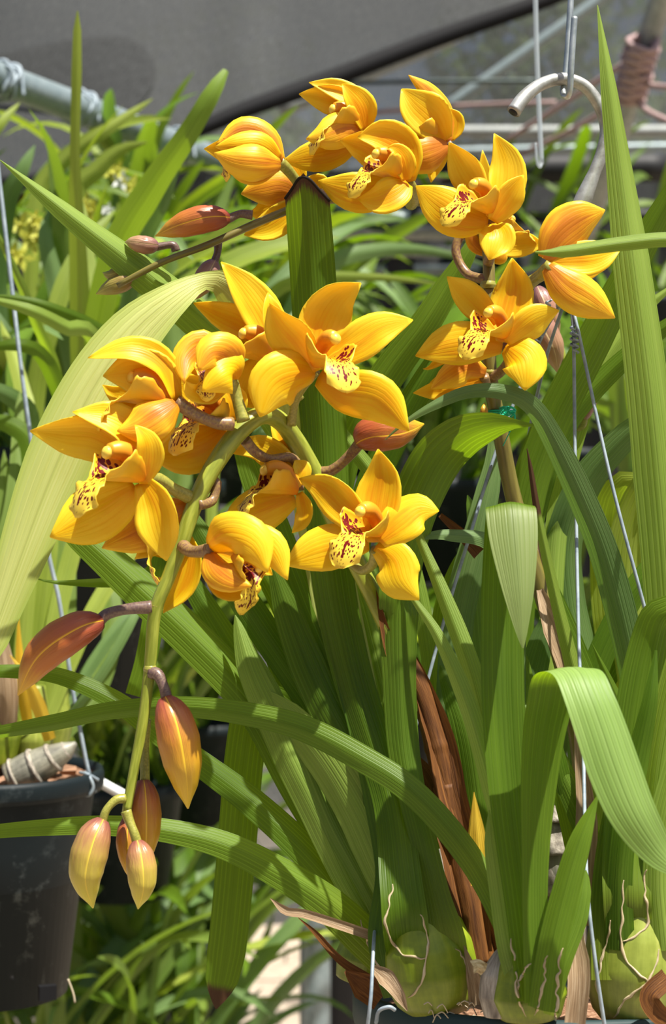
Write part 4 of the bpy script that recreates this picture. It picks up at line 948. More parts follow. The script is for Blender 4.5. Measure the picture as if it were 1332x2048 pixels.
edge([(1248, 1762, -8.8), (1244, 1830, -9), (1242, 1890, -9.4), (1262, 1930, -9.6), (1284, 1952, -9.4), (1300, 1972, -9)])
edge([(1290, 1740, -8.4), (1292, 1800, -8.7), (1296, 1845, -8.8), (1275, 1868, -9.2), (1245, 1880, -9.3)])
edge([(1320, 1900, -8), (1302, 1955, -9), (1262, 1990, -9.4), (1240, 2010, -9.4), (1230, 2035, -9.2)])
edge([(1222, 1840, -8.6), (1210, 1900, -8.8), (1192, 1960, -8.8), (1200, 2000, -8.8), (1212, 2040, -8.8)])
edge([(1024, 1880, -11.4), (1030, 1940, -12), (1036, 2000, -12.4), (1050, 2030, -12.4)])
edge([(1058, 1925, -12.6), (1040, 1960, -12.6), (1034, 1985, -12.6)])
edge([(1092, 1910, -13.2), (1086, 1970, -13.4), (1070, 2030, -13.4)])
edge([(1122, 1900, -13.2), (1116, 1960, -13.4), (1110, 2040, -13.4)])
# dry brown sheaths
sheath([(955, 1905, -5), (938, 1800, -4.5), (915, 1690, -3.5), (880, 1600, -2.5), (845, 1535, -2), (818, 1497, -2)], 78, M['dry'], 'dry_sheath', bulge=.7, prof=[(0, .75), (.3, 1), (.6, .85), (.85, .45), (1, .03)])
sheath([(935, 1690, -4), (905, 1590, -3.4), (885, 1490, -2.6), (862, 1420, -2.2), (838, 1350, -1.8), (812, 1290, -1.6), (785, 1238, -1.6)], 60, M['dry'], 'dry_sheath', bulge=.7, prof=[(0, .8), (.3, 1), (.55, .85), (.75, .45), (.9, .15), (1, .03)])
sheath([(838, 1430, -1.8), (808, 1370, -1.8), (782, 1300, -1.9), (765, 1240, -1.9), (752, 1180, -1.8)], 30, M['dry'], 'dry_sheath', bulge=.6, prof=[(0, .3), (.3, 1), (.6, .8), (1, .03)])
sheath([(985, 1920, -5), (950, 1840, -4.6), (930, 1760, -4)], 62, M['dry'], 'dry_sheath', bulge=.7)
sheath([(740, 1870, -3.6), (680, 1850, -3.8), (610, 1828, -4), (572, 1822, -4.2), (540, 1796, -4.2)], 20, M['dry_tan'], 'dry_sheath', bulge=.5, prof=[(0, 1), (.6, .9), (.85, .8), (1, .05)])
sheath([(740, 1960, -3.2), (680, 1920, -3.2), (630, 1865, -3.4), (596, 1835, -3.6)], 20, M['dry'], 'dry_sheath', bulge=.5, prof=[(0, 1), (.7, .6), (1, .05)])
sheath([(815, 2022, -7.4), (795, 1985, -7.5), (772, 1955, -7), (745, 1935, -6)], 36, M['dry_tan'], 'dry_sheath', bulge=.5, prof=[(0, .05), (.25, .6), (.6, 1), (1, .3)])
sheath([(760, 2000, -4), (725, 1970, -4), (690, 1942, -4)], 56, M['dry'], 'dry_sheath', bulge=.5, prof=[(0, .8), (.5, 1), (1, .1)])
sheath([(955, 2010, -6.4), (945, 1950, -6.5), (928, 1890, -6.3)], 34, M['dry_tan'], 'dry_sheath', bulge=.5, prof=[(0, 1), (.5, .8), (1, .05)])
sheath([(1150, 2046, -12), (1158, 1960, -11.8), (1152, 1870, -11), (1158, 1800, -10.6)], 46, M['dry_tan'], 'dry_sheath', bulge=.6, prof=[(0, .9), (.5, 1), (.8, .5), (1, .4)])
sheath([(1165, 1850, -3), (1170, 1740, -3), (1172, 1620, -2.6), (1150, 1440, -1.6)], 44, M['dry_tan'], 'dry_sheath', bulge=.6, prof=[(0, 1), (.5, 1), (.8, .5), (1, .1)])
sheath([(895, 1860, -1), (890, 1790, -1), (870, 1700, 0)], 80, M['dry_grey'], 'dry_sheath', bulge=.6)
sheath([(1340, 2046, -9), (1310, 2020, -9.4), (1300, 1990, -9.4), (1336, 1955, -9)], 40, M['dry'], 'dry_sheath', bulge=.4)

for pts, rad in (([(962, 1925, -4.6), (940, 1800, -4), (915, 1680, -3.2), (893, 1570, -2.6)], [(0, 36), (.4, 34), (.8, 28), (1, 27)]),
                 ([(897, 1590, -2.7), (880, 1510, -2.3), (862, 1440, -2.0), (838, 1370, -1.8), (812, 1315, -1.6)], [(0, 25), (.3, 26), (.34, 28), (.38, 26), (.75, 22), (1, 19)])):
    b = MB(); b.tube([P(*q) for q in pts], [(t, r/FPX) for t, r in rad], 18, n=40, wob=lambda t, th: 1+.04*math.sin(5*th+t*3)); b.build('dry_sheath', M['dry'], ORCH)

# ---- flower stalks
def stalk(pts, r, mat, nodes=()):
    b = MB(); b.tube([P(*q) for q in pts], [(t, k/FPX) for t, k in r], 16, n=120)
    o = b.build('flower_stalk', mat, ORCH)
    for q, k in nodes:                                       # small collar bracts at the joints
        c = MB(); c.tube([P(q[0], q[1]+7, q[2]), P(*q), P(q[0], q[1]-7, q[2])], [(0, k*.95/FPX), (.5, k*1.10/FPX), (1, k*.95/FPX)], 14, n=8)
        c.build('joint_collar', M['ped_green'], o)
    return o
SA = [(868, 1475, -2.0), (838, 1400, -1.9), (790, 1290, -1.6), (745, 1190, -1.2), (690, 1080, -1), (628, 950, -1.6), (590, 880, -2.6), (555, 838, -4), (518, 832, -5.2), (470, 872, -6), (420, 945, -6.6), (385, 1020, -7), (362, 1090, -7.2), (335, 1160, -7.2), (310, 1225, -7.2), (300, 1330, -7), (288, 1430, -7), (270, 1530, -7), (257, 1600, -7), (253, 1625, -7)]
stalk(SA, [(0, 15), (.18, 18), (.34, 21), (.44, 18), (.56, 18), (.68, 14), (.84, 11), (1, 9)], M['stalk'], [((300, 1338, -7), 12), ((313, 1212, -7.2), 12)])
SB = [(1170, 1800, 2), (1165, 1560, 2), (1135, 1370, 2), (1085, 1190, 2.5), (1028, 1000, 2), (1000, 860, 1), (980, 750, 0), (978, 620, 0), (977, 520, .5), (968, 470, 1), (925, 425, 2), (860, 405, 2.5), (770, 400, 2.5), (690, 398, 2), (630, 402, 1.5), (570, 423, 1), (500, 452, .5), (420, 488, 0), (330, 522, 0), (270, 552, 0), (235, 572, 0)]
stalk(SB, [(0, 19), (.3, 18), (.45, 16), (.6, 12), (.8, 9), (1, 6)], M['stalk_dark'], [((979, 745, 0), 16), ((976, 570, 0), 15)])
sheath([(1140, 1345, .8), (1125, 1300, .8), (1100, 1235, 1.2), (1080, 1180, 2)], 46, M['dry_tan'], 'dry_sheath', bulge=.8, prof=[(0, .9), (.5, 1), (1, .3)])
sheath([(960, 1105, 3), (925, 1070, 3), (880, 1030, 3)], 34, M['dry'], 'dry_sheath', bulge=.6, prof=[(0, 1), (1, .3)])
sheath([(1090, 1170, 2.4), (1082, 1120, 2.4), (1074, 1080, 2.4)], 30, M['dry_tan'], 'dry_sheath', bulge=.6, prof=[(0, 1), (.5, .7), (1, .1)])
stalk([(1130, 1300, 10), (1118, 1100, 10), (1125, 950, 10), (1140, 800, 10), (1120, 700, 9), (1085, 590, 9)], [(0, 15), (.6, 13), (1, 8)], M['stalk'])

# ---- flowers. each: depth, pedicel path + radius, tepals (kind, path, width, cup, back shown, roll), lip (base, forward, up, length)
def flower(d0, ped, pr, pm, teps, lp=None, seed=1):
    b = MB()
    b.tube([P(x, y, d+d0) for x, y, d in ped], [(0, pr*1.1/FPX), (.45, pr*.9/FPX), (.85, pr*1.05/FPX), (1, pr*1.0/FPX)], 12)
    f = b.build('flower', M[pm], ORCH)
    for i, t in enumerate(teps):
        k, pts, w_ = t[:3]; kw = dict(zip(('cup', 'back', 'roll'), t[3:]))
        tepal(f, k, pts, w_, d0=d0, mats=TM, seed=seed*31+i, **kw)
    if lp:
        (x, y, d), F, U, L = lp
        o = P(x, y, d+d0)
        lip(f, o, F, U, L, LM, seed); column(f, o, F, U, L, [M['column'], M['cap']])
    return f
S_, T_ = 'sepal', 'petal'
# 1 the large open flower in the middle
flower(-6, [(582, 850, 2), (588, 810, 1.6), (605, 775, 1), (632, 742, .15)], 9, 'ped_green', [
    (S_, [(632, 738, 0), (640, 660, .3), (672, 600, .2), (722, 566, -.2)], 104, .28, False, .3),
    (T_, [(628, 745, -.1), (596, 690, -.6), (562, 650, -1), (538, 606, -1.4)], 84, .30, False, -.3),
    (T_, [(650, 722, -.2), (710, 690, -.4), (765, 655, -.4), (826, 640, -.2)], 80, .1, False, -.25),
    (S_, [(636, 755, 0), (690, 785, -.6), (755, 800, -1), (818, 862, -1)], 100, -.25, False, .2),
    (S_, [(630, 748, 0), (585, 752, -.9), (545, 775, -1.4), (520, 834, -1.5)], 112, -.3, False, -.2)],
    ((632, 724, -.4), (.50, -.85, .14), (.12, 0, 1), .0345), 1)
# 2 behind it, facing left
flower(-3.5, [(600, 800, 1), (575, 760, .6), (552, 722, 0)], 9, 'ped_green', [
    (S_, [(555, 722, 0), (528, 640, 0), (490, 580, -.2), (442, 524, -.5)], 80, .25, False, .35),
    (T_, [(552, 720, -.6), (548, 660, -1), (540, 610, -1.2), (536, 585, -1)], 50, .3, False, .5),
    (T_, [(545, 705, .3), (490, 650, .3), (435, 625, .3), (387, 606, .2)], 66, .2, False, -.3),
    (S_, [(550, 725, .3), (520, 760, .2), (500, 790, .3), (478, 810, .4)], 100, .2, False, 0),
    (S_, [(553, 730, .6), (560, 760, .6), (552, 790, .8)], 50, .2, False, 0)],
    ((548, 715, -.3), (-.90, -.40, .22), (.1, 0, 1), .035), 2)
# 3 half-open globe
flower(-7.6, [(487, 842, .5), (478, 810, .6), (468, 775, .6), (458, 748, .3)], 12, 'ped_green', [
    (S_, [(474, 748, .4), (455, 712, -1), (424, 706, -1.7), (397, 742, -2)], 84, .45, True, 0),
    (S_, [(476, 758, .3), (466, 742, -.9), (444, 750, -1.7), (404, 783, -1.9)], 84, -.45, False, .15),
    (T_, [(452, 735, .4), (410, 690, .2), (372, 715, -.4), (368, 765, -1.1)], 64, .35, True, 0),
    (S_, [(455, 770, .5), (420, 780, .1), (385, 782, -.8), (368, 762, -1)], 56, .4, False, 0),
    (T_, [(445, 745, .8), (390, 725, .9), (345, 735, .7)], 50, .3, False, 0)],
    ((438, 735, .1), (-.45, -.80, -.35), (-.2, -.3, .9), .0195), 3)
# 4 upper left, seen from behind
flower(-8.2, [(465, 848, 1.2), (430, 845, .8), (385, 825, .2), (352, 802, 0)], 12, 'ped', [
    (S_, [(352, 800, 0), (325, 730, 0), (265, 700, -.4), (176, 716, -.8)], 54, .3, False, .55),
    (T_, [(350, 805, .2), (310, 760, .3), (262, 748, .1), (206, 752, -.3)], 104, .35, False, .15),
    (S_, [(352, 805, -.3), (320, 825, -1.1), (280, 850, -1.4), (234, 862, -1.4)], 86, .35, True, .25),
    (S_, [(350, 810, .4), (315, 845, .6), (280, 870, .6), (235, 880, .3)], 80, .3, False, 0),
    (T_, [(348, 800, .8), (290, 800, 1), (235, 790, .8), (205, 770, .5)], 60, .3, False, 0)],
    ((335, 805, .3), (-.92, -.12, .22), (0, 0, 1), .036), 4)
# 5 half hidden below the globe, facing out
flower(-5, [(470, 870, -.8), (468, 860, -.2), (462, 848, .1)], 10, 'ped', [
    (S_, [(460, 840, .2), (420, 800, .6), (380, 775, .8), (338, 765, .8)], 74, .2, False, 0),
    (S_, [(462, 850, 0), (410, 885, -.5), (355, 905, -.7), (298, 912, -.6)], 104, -.2, False, .15),
    (T_, [(460, 840, -.1), (452, 810, -.4), (440, 790, -.5), (425, 765, -.4)], 66, .3, False, .3),
    (T_, [(455, 855, .5), (395, 870, .7), (335, 890, .6)], 60, .2, False, 0),
    (S_, [(462, 838, .4), (470, 800, .4), (455, 770, .6)], 50, .2, False, .2)],
    ((450, 842, -.4), (-.66, -.66, .10), (.1, 0, 1), .034), 5)
# 6 big flower at the far left
flower(-9, [(380, 995, 2), (350, 980, 1.4), (320, 960, .7), (290, 952, .1)], 12, 'ped_green', [
    (S_, [(282, 960, 0), (270, 880, .3), (225, 840, 0), (145, 824, -.4)], 72, .28, False, .5),
    (T_, [(276, 945, .4), (200, 880, .4), (130, 870, .2), (60, 862, -.2)], 92, .2, False, -.2),
    (T_, [(288, 968, -.5), (296, 915, -.9), (292, 880, -1.2), (270, 850, -1.2)], 56, .3, False, .4),
    (S_, [(286, 962, -.2), (310, 1010, -.5), (322, 1060, -.6), (333, 1122, -.4)], 88, .3, False, .35),
    (S_, [(272, 975, .3), (215, 1015, .5), (160, 1045, .4), (100, 1074, 0)], 118, -.15, False, -.15)],
    ((284, 952, -.3), (-.76, -.62, .12), (.1, 0, 1), .0385), 6)
# 7 behind it, facing down and away
flower(-7.2, [(395, 1010, 0), (425, 1000, .8), (432, 960, 1), (400, 990, 1)], 10, 'ped', [
    (S_, [(380, 1010, .6), (330, 1030, .3), (270, 1065, .2), (204, 1096, .2)], 92, .3, True, .2),
    (T_, [(375, 1030, 1), (335, 1070, 1), (300, 1095, .9), (270, 1118, .8)], 54, .25, False, 0),
    (S_, [(372, 1070, .9), (382, 1115, .8), (368, 1170, .8), (326, 1226, .9)], 56, .3, False, .3),
    (T_, [(370, 1040, 1.4), (345, 1090, 1.4), (310, 1112, 1.3)], 60, .2, False, 0),
    (S_, [(372, 1030, 1.8), (300, 1060, 1.8), (250, 1090, 1.6)], 60, .2, False, 0)],
    ((345, 1045, 1), (-.68, -.10, -.72), (-.7, 0, .7), .032), 7)
# 8 in the centre, facing left, below the main joint
flower(-3.5, [(490, 880, -1.6), (512, 905, -1), (540, 918, -.4), (580, 915, .3), (596, 935, .6), (598, 980, .4)], 10, 'ped', [
    (S_, [(595, 980, .3), (560, 925, .7), (515, 895, .8), (458, 905, .7)], 62, .2, False, 0),
    (S_, [(590, 995, .1), (540, 1015, 0), (490, 1035, 0), (442, 1064, .1)], 92, -.15, False, -.2),
    (S_, [(600, 985, -.3), (612, 1020, -.5), (605, 1045, -.6), (584, 1066, -.6)], 36, .3, False, .5),
    (T_, [(600, 970, -.2), (603, 940, -.2), (590, 920, .2)], 36, .3, False, .4),
    (T_, [(575, 925, 1.2), (568, 880, 1.2), (552, 850, 1.2), (536, 836, 1.2)], 44, .3, False, .3)],
    ((594, 978, -.2), (-.93, -.34, .12), (0, 0, 1), .034), 8)
# 9 half-open bloom pointing down, right of the stalk
flower(-9.4, [(366, 1092, 2), (380, 1102, 1.4), (400, 1103, .8), (424, 1098, .2)], 12, 'ped', [
    (S_, [(418, 1095, .2), (455, 1075, -1.3), (505, 1090, -2), (535, 1145, -2)], 104, -.4, False, .12),
    (S_, [(420, 1105, .1), (432, 1135, -1), (465, 1160, -1.7), (503, 1172, -1.9)], 66, .4, True, -.15),
    (T_, [(424, 1090, .3), (480, 1085, -.4), (540, 1095, -.9), (575, 1160, -1)], 78, -.35, False, .1),
    (S_, [(422, 1110, .4), (445, 1165, -.2), (470, 1185, -.8), (500, 1190, -1.2)], 60, .4, False, -.1),
    (T_, [(428, 1095, .8), (490, 1110, .6), (545, 1150, 0)], 70, .3, False, 0)],
    ((470, 1110, -.5), (.58, -.42, -.70), (.5, -.3, .7), .027), 9)
# 10 open flower, lower centre
flower(-5.5, [(688, 1105, 3), (720, 1140, 2), (745, 1128, 1), (752, 1098, .2)], 10, 'ped_green', [
    (S_, [(752, 1085, 0), (755, 1020, .5), (764, 955, .6), (756, 898, .3)], 92, .25, False, -.2),
    (T_, [(758, 1082, -.2), (800, 1045, -.2), (838, 1018, 0), (878, 1022, 0)], 88, -.1, False, -.3),
    (T_, [(735, 1065, -.2), (690, 1015, 0), (645, 975, .2), (598, 957, .3)], 76, .2, False, -.2),
    (S_, [(752, 1092, 0), (785, 1120, -.5), (802, 1165, -.9), (838, 1200, -1)], 92, -.25, False, .2),
    (S_, [(738, 1085, .1), (685, 1088, -.1), (630, 1102, -.1), (570, 1130, .1)], 94, -.12, False, .15)],
    ((757, 1062, -.3), (-.55, -.82, .12), (.1, 0, 1), .0345), 10)
# 11 closed bloom, top left of the second stalk
flower(-1, [(615, 402, 2), (598, 370, 1.6), (580, 345, 1), (558, 322, .2)], 11, 'ped_green', [
    (S_, [(562, 325, 0), (535, 275, -.2), (485, 258, -.4), (432, 290, -.6)], 58, .4, True, .3),
    (S_, [(562, 328, -.2), (520, 325, -1.6), (470, 320, -1.8), (428, 306, -1.4)], 76, .42, True, .1),
    (T_, [(560, 318, -.1), (520, 290, -1.1), (470, 290, -1.4), (430, 294, -1.2)], 56, -.4, False, .1),
    (T_, [(545, 320, .3), (480, 305, .2), (440, 300, -.2), (408, 298, -.4)], 66, .35, False, 0),
    (S_, [(555, 330, .5), (500, 335, .5), (450, 322, .2)], 70, .35, True, 0)],
    ((480, 308, 0), (-.80, -.40, -.45), (-.4, 0, .9), .0165), 11)
# 12 below it, behind the broken leaf
flower(2, [(650, 400, 0), (640, 385, .2), (615, 388, .2), (598, 380, .2)], 9, 'ped', [
    (S_, [(600, 385, 0), (560, 372, -.5), (525, 378, -.6), (482, 388, -.4)], 72, .35, True, .1),
    (S_, [(600, 400, .1), (570, 432, -.1), (535, 455, -.1), (488, 470, .1)], 62, .3, False, .1),
    (T_, [(598, 370, .3), (592, 345, .2), (578, 330, .2), (560, 322, .3)], 44, .3, False, .2),
    (T_, [(600, 395, .5), (560, 410, .5), (520, 425, .5), (498, 425, .5)], 60, .25, False, 0),
    (S_, [(605, 385, .6), (640, 365, .4), (655, 380, .3)], 40, .2, False, 0)], None, 12)
# 13 hooded flower over the gap
flower(-1.5, [(822, 408, 3), (828, 400, 2), (824, 380, 1), (815, 362, .2)], 12, 'ped_green', [
    (S_, [(815, 365, 0), (800, 300, -.2), (760, 275, -.5), (715, 275, -.9)], 84, .35, False, .25),
    (T_, [(790, 350, .3), (745, 300, .4), (705, 285, .3), (680, 280, 0)], 70, .25, False, -.15),
    (T_, [(812, 360, -.5), (805, 320, -1), (790, 300, -1.2), (775, 296, -1.3)], 46, .3, False, .4),
    (S_, [(800, 370, .4), (740, 385, .6), (690, 380, .6), (636, 362, .5)], 82, -.1, False, 0),
    (S_, [(815, 366, -.3), (790, 385, -1), (755, 400, -1.2), (716, 398, -1.2)], 70, .3, False, .15)],
    ((798, 352, -.2), (-.80, -.56, .18), (.15, 0, 1), .031), 13)
# 14 topmost on the left
flower(.5, [(760, 395, 2), (765, 340, 1.6), (755, 290, .8), (735, 262, .1)], 9, 'ped', [
    (S_, [(735, 255, 0), (715, 205, .2), (672, 180, .1), (618, 165, -.2)], 46, .3, False, .4),
    (T_, [(732, 260, -.5), (722, 215, -.9), (700, 185, -1.1), (684, 168, -1.1)], 58, .3, False, .3),
    (T_, [(725, 248, .4), (685, 208, .4), (645, 195, .3), (598, 188, .1)], 62, .25, False, -.1),
    (S_, [(734, 262, -.4), (690, 255, -1.2), (650, 270, -1.5), (612, 278, -1.4)], 72, .35, True, .2),
    (S_, [(715, 285, .3), (665, 305, .5), (615, 315, .5), (566, 322, .3)], 66, -.1, False, 0)],
    ((722, 255, 0), (-.90, -.34, .10), (.1, 0, 1), .031), 14)
# 15 topmost on the right, in profile
flower(1, [(925, 425, 1), (925, 350, .6), (912, 310, .3), (895, 285, 0)], 8, 'ped_mauve', [
    (S_, [(897, 285, 0), (890, 225, .1), (862, 185, 0), (817, 150, -.3)], 42, .3, True, .5),
    (T_, [(890, 282, -.3), (862, 240, -.8), (830, 210, -.9), (803, 178, -.8)], 88, .3, False, .2),
    (S_, [(895, 288, -.3), (860, 300, -1.1), (825, 308, -1.2), (790, 296, -1)], 86, .38, True, .1),
    (S_, [(895, 290, .5), (870, 330, .5), (862, 365, .4)], 36, .2, False, 0),
    (T_, [(898, 280, .5), (905, 245, .4), (895, 215, .3)], 46, .3, False, .3)],
    ((885, 280, .2), (-.95, -.18, .18), (0, 0, 1), .028), 15)
# 16 open flower at the head of the right stalk
flower(-3.5, [(976, 525, 3.5), (985, 500, 2.6), (990, 470, 1.4), (982, 440, .2)], 10, 'ped', [
    (S_, [(982, 438, 0), (1008, 380, .4), (1012, 325, .5), (988, 267, .2)], 76, .25, False, .25),
    (T_, [(972, 410, .1), (945, 365, .2), (922, 325, .2), (898, 284, 0)], 68, .2, False, -.25),
    (T_, [(985, 442, -.3), (1010, 405, -.8), (1030, 375, -1), (1047, 350, -1)], 58, .25, False, .3),
    (S_, [(976, 445, .1), (925, 435, -.2), (880, 408, -.3), (832, 372, -.1)], 92, -.12, False, .1),
    (S_, [(985, 448, -.1), (992, 475, -.7), (985, 500, -1), (978, 520, -1)], 78, .2, False, -.15)],
    ((980, 420, -.3), (-.66, -.70, .26), (.25, 0, 1), .0315), 16)
# 17 open flower lower on the right stalk
flower(-3.2, [(985, 755, 3), (1005, 740, 2.4), (1018, 715, 1.2), (1012, 692, .2)], 10, 'ped', [
    (S_, [(1008, 685, 0), (1018, 630, .4), (1030, 575, .5), (1024, 516, .2)], 86, .28, False, -.2),
    (T_, [(990, 650, .1), (955, 610, .2), (925, 580, .2), (894, 553, 0)], 64, .2, False, -.2),
    (T_, [(1014, 686, -.3), (1050, 655, -.6), (1080, 635, -.6), (1118, 621, -.4)], 66, -.1, False, .3),
    (S_, [(1005, 692, .1), (950, 685, -.2), (895, 690, -.3), (831, 712, -.1)], 88, -.12, False, .1),
    (S_, [(1012, 692, -.1), (1045, 715, -.8), (1052, 745, -1.1), (1050, 781, -1.1)], 92, -.2, False, -.15)],
    ((1008, 668, -.3), (-.62, -.76, .16), (.2, 0, 1), .0315), 17)
# 18 seen from behind at the right
flower(-4, [(1046, 580, 3), (1065, 562, 2), (1085, 548, 1), (1103, 530, .2)], 13, 'ped_green', [
    (S_, [(1092, 520, .2), (1120, 475, 0), (1165, 440, .2), (1210, 420, .8)], 96, .3, True, .15),
    (T_, [(1098, 525, .3), (1140, 520, .4), (1190, 515, .6), (1240, 500, 1)], 72, .25, False, -.15),
    (S_, [(1095, 532, .1), (1135, 572, -.3), (1180, 600, -.2), (1230, 636, .4)], 84, .32, True, -.2),
    (T_, [(1095, 500, .6), (1108, 465, .9), (1118, 435, 1.2), (1122, 412, 1.4)], 34, .3, False, .3),
    (S_, [(1100, 530, .8), (1150, 540, 1.2), (1200, 545, 1.6)], 60, .2, False, 0)], None, 18)
# 19 behind the stalk, facing right
flower(1.2, [(978, 560, -1), (935, 548, 0), (912, 505, .4), (925, 470, .5), (965, 485, .2)], 10, 'ped', [
    (S_, [(985, 500, 0), (1015, 492, -.1), (1050, 488, -.1), (1090, 490, 0)], 52, .2, False, 0),
    (S_, [(975, 510, .2), (955, 490, 0), (940, 470, 0), (930, 458, .1)], 36, .3, True, 0),
    (T_, [(980, 500, -.4), (1000, 515, -.6), (1012, 500, -.6)], 30, .3, True, 0),
    (T_, [(985, 490, .6), (960, 440, .6), (955, 420, .6)], 50, .2, False, 0),
    (S_, [(985, 480, .4), (975, 410, .6), (965, 300, .5)], 40, .2, False, 0)],
    ((990, 470, .3), (.92, -.05, .35), (-.3, 0, 1), .022), 19)
# 20 hanging below, turned away
flower(-1, [(978, 770, 1), (972, 765, .6), (968, 752, .2)], 10, 'ped', [
    (S_, [(972, 745, 0), (935, 735, -.6), (900, 752, -.8), (862, 778, -.7)], 58, .35, True, .1),
    (S_, [(965, 760, .3), (920, 770, .3), (880, 780, .3), (826, 786, .3)], 46, .25, False, 0),
    (T_, [(968, 750, .5), (920, 750, .6), (860, 765, .6)], 40, .2, False, 0),
    (T_, [(966, 700, 1), (900, 710, 1), (860, 735, .9), (846, 738, .9)], 26, .2, False, 0)], None, 20)

# ---- buds
B_ = lambda *a, **k: bud(ORCH, *a, **k)
B_([(204, 1243, 0), (150, 1262, -.6), (85, 1310, -.6), (36, 1390, 0)], 78, [(303, 1214, .2), (255, 1218, 0), (215, 1228, 0), (195, 1246, 0)], 11, M['bud_red'], M['ped_mauve'], d0=-7.5)
B_([(330, 1396, 0), (350, 1450, -.4), (366, 1530, -.4), (376, 1617, 0)], 84, [(302, 1345, .4), (316, 1350, .2), (328, 1375, 0), (335, 1405, 0)], 11, M['bud_amber'], M['ped_mauve'], d0=-7.5)
B_([(206, 1640, 0), (185, 1685, -.4), (172, 1750, -.4), (186, 1816, 0)], 74, [(250, 1597, .4), (232, 1600, .2), (213, 1620, 0), (204, 1646, 0)], 8, M['bud_young'], M['ped_green'], d0=-7.5)
B_([(274, 1682, 0), (282, 1725, -.3), (284, 1770, -.3), (276, 1818, 0)], 60, [(252, 1622, .3), (258, 1640, .2), (268, 1665, 0), (275, 1688, 0)], 9, M['bud_young'], M['ped_green'], d0=-8)
B_([(287, 1560, 0), (290, 1610, -.2), (290, 1680, -.2), (286, 1740, 0)], 64, [(292, 1440, .3), (290, 1490, .6), (290, 1565, 0)], 9, M['bud_amber'], M['ped_green'], d0=-6)
B_([(257, 1632, 0), (253, 1680, -.2), (258, 1720, -.2), (266, 1766, 0)], 42, None, 7, M['bud_amber'], M['ped'], d0=-6.6)
B_([(458, 436, 0), (410, 438, -.4), (360, 452, -.4), (311, 472, 0)], 56, [(505, 430, .2), (480, 428, .2), (452, 440, 0)], 9, M['bud_red'], M['ped_mauve'])
B_([(316, 492, 0), (290, 490, -.3), (268, 486, -.3), (250, 484, 0)], 36, [(352, 502, .2), (345, 490, .1), (312, 494, 0)], 8, M['bud_mauve'], M['ped_mauve'], d0=1)
B_([(430, 522, 0), (412, 555, -.2), (395, 580, -.2), (378, 604, 0)], 46, [(436, 484, .2), (435, 505, .1), (428, 526, 0)], 8, M['bud_mauve'], M['ped_mauve'], d0=1)
B_([(275, 548, 0), (245, 565, -.2), (220, 575, -.2), (192, 588, 0)], 38, [(300, 535, .2), (290, 540, .1), (272, 550, 0)], 6, M['bud_olive'], M['ped'], d0=1.5)
B_([(255, 540, 0), (235, 545, -.2), (220, 550, -.2), (205, 545, 0)], 24, None, 6, M['bud_olive'], M['ped'], d0=1.5)
B_([(718, 884, 0), (745, 868, -.6), (795, 862, -.5), (848, 848, 0)], 74, [(634, 946, 1), (665, 940, .6), (700, 910, .2), (724, 880, 0)], 11, M['bud_red'], M['ped'], d0=-2.5)
B_([(1070, 620, 0), (1085, 660, -.4), (1105, 700, -.4), (1115, 745, 0)], 58, [(1120, 640, .3), (1100, 640, .3), (1072, 625, 0)], 7, M['bud_mauve'], M['ped'], d0=8)
B_([(1075, 575, 0), (1090, 610, -.4), (1105, 650, -.4), (1112, 690, 0)], 40, None, 7, M['bud_mauve'], M['ped'], d0=9)
B_([(1168, 838, 0), (1172, 812, -.3), (1182, 785, -.3), (1190, 750, 0)], 36, [(1132, 868, .4), (1150, 862, .2), (1165, 850, .1), (1168, 834, 0)], 9, M['bud_mauve'], M['ped_green'], d0=8)
B_([(970, 840, 0), (968, 822, -.2), (969, 805, 0)], 16, None, 6, M['bud_amber'], M['ped'], d0=0)
# ------------------------------------------------------------------ hooks, hanger wires, twine, clear rods
H = thing('wire_hook', 'doubled steel wire coming down from the top, holding the big hook', 'hook', P(1131, 192, 3))
b = MB(); b.tube([P(1145, -60, 3.4), P(1138, 60, 3.2), P(1131, 150, 3), P(1126, 182, 2.6), P(1131, 193, 2.2), P(1139, 184, 1.8), P(1143, 120, 1.6), P(1149, 34, 1.6)], 6.6/FPX, 12, n=90)
b.build('bent_wire', M['galv'], H)
K = thing('pot_hanger', 'thick steel hook with four straight wires holding the dark teal pot', 'hanger', P(1125, 610, 3))
b = MB(); b.tube([P(1027, 224, 1), P(1048, 195, 1.3), P(1082, 169, 2), P(1125, 158, 2.6), P(1168, 172, 3), P(1199, 212, 3.2), P(1212, 258, 3.2), P(1203, 308, 3.1), P(1180, 366, 3), P(1153, 436, 3), P(1135, 520, 3), P(1130, 615, 3)],
    [(0, 15/FPX), (.12, 13/FPX), (.4, 13/FPX), (.58, 13/FPX), (.66, 18/FPX), (1, 19/FPX)], 16, n=100)
hk = b.build('hook', M['galv_rust'], K)
b = MB(); b.tube([P(1026.4, 224.6, .99), P(1025.6, 225.8, .98)], [(0, 10/FPX), (1, 9.6/FPX)], 14, n=3); b.build('hollow_end', M['black'], hk)
WR = 3.6/FPX
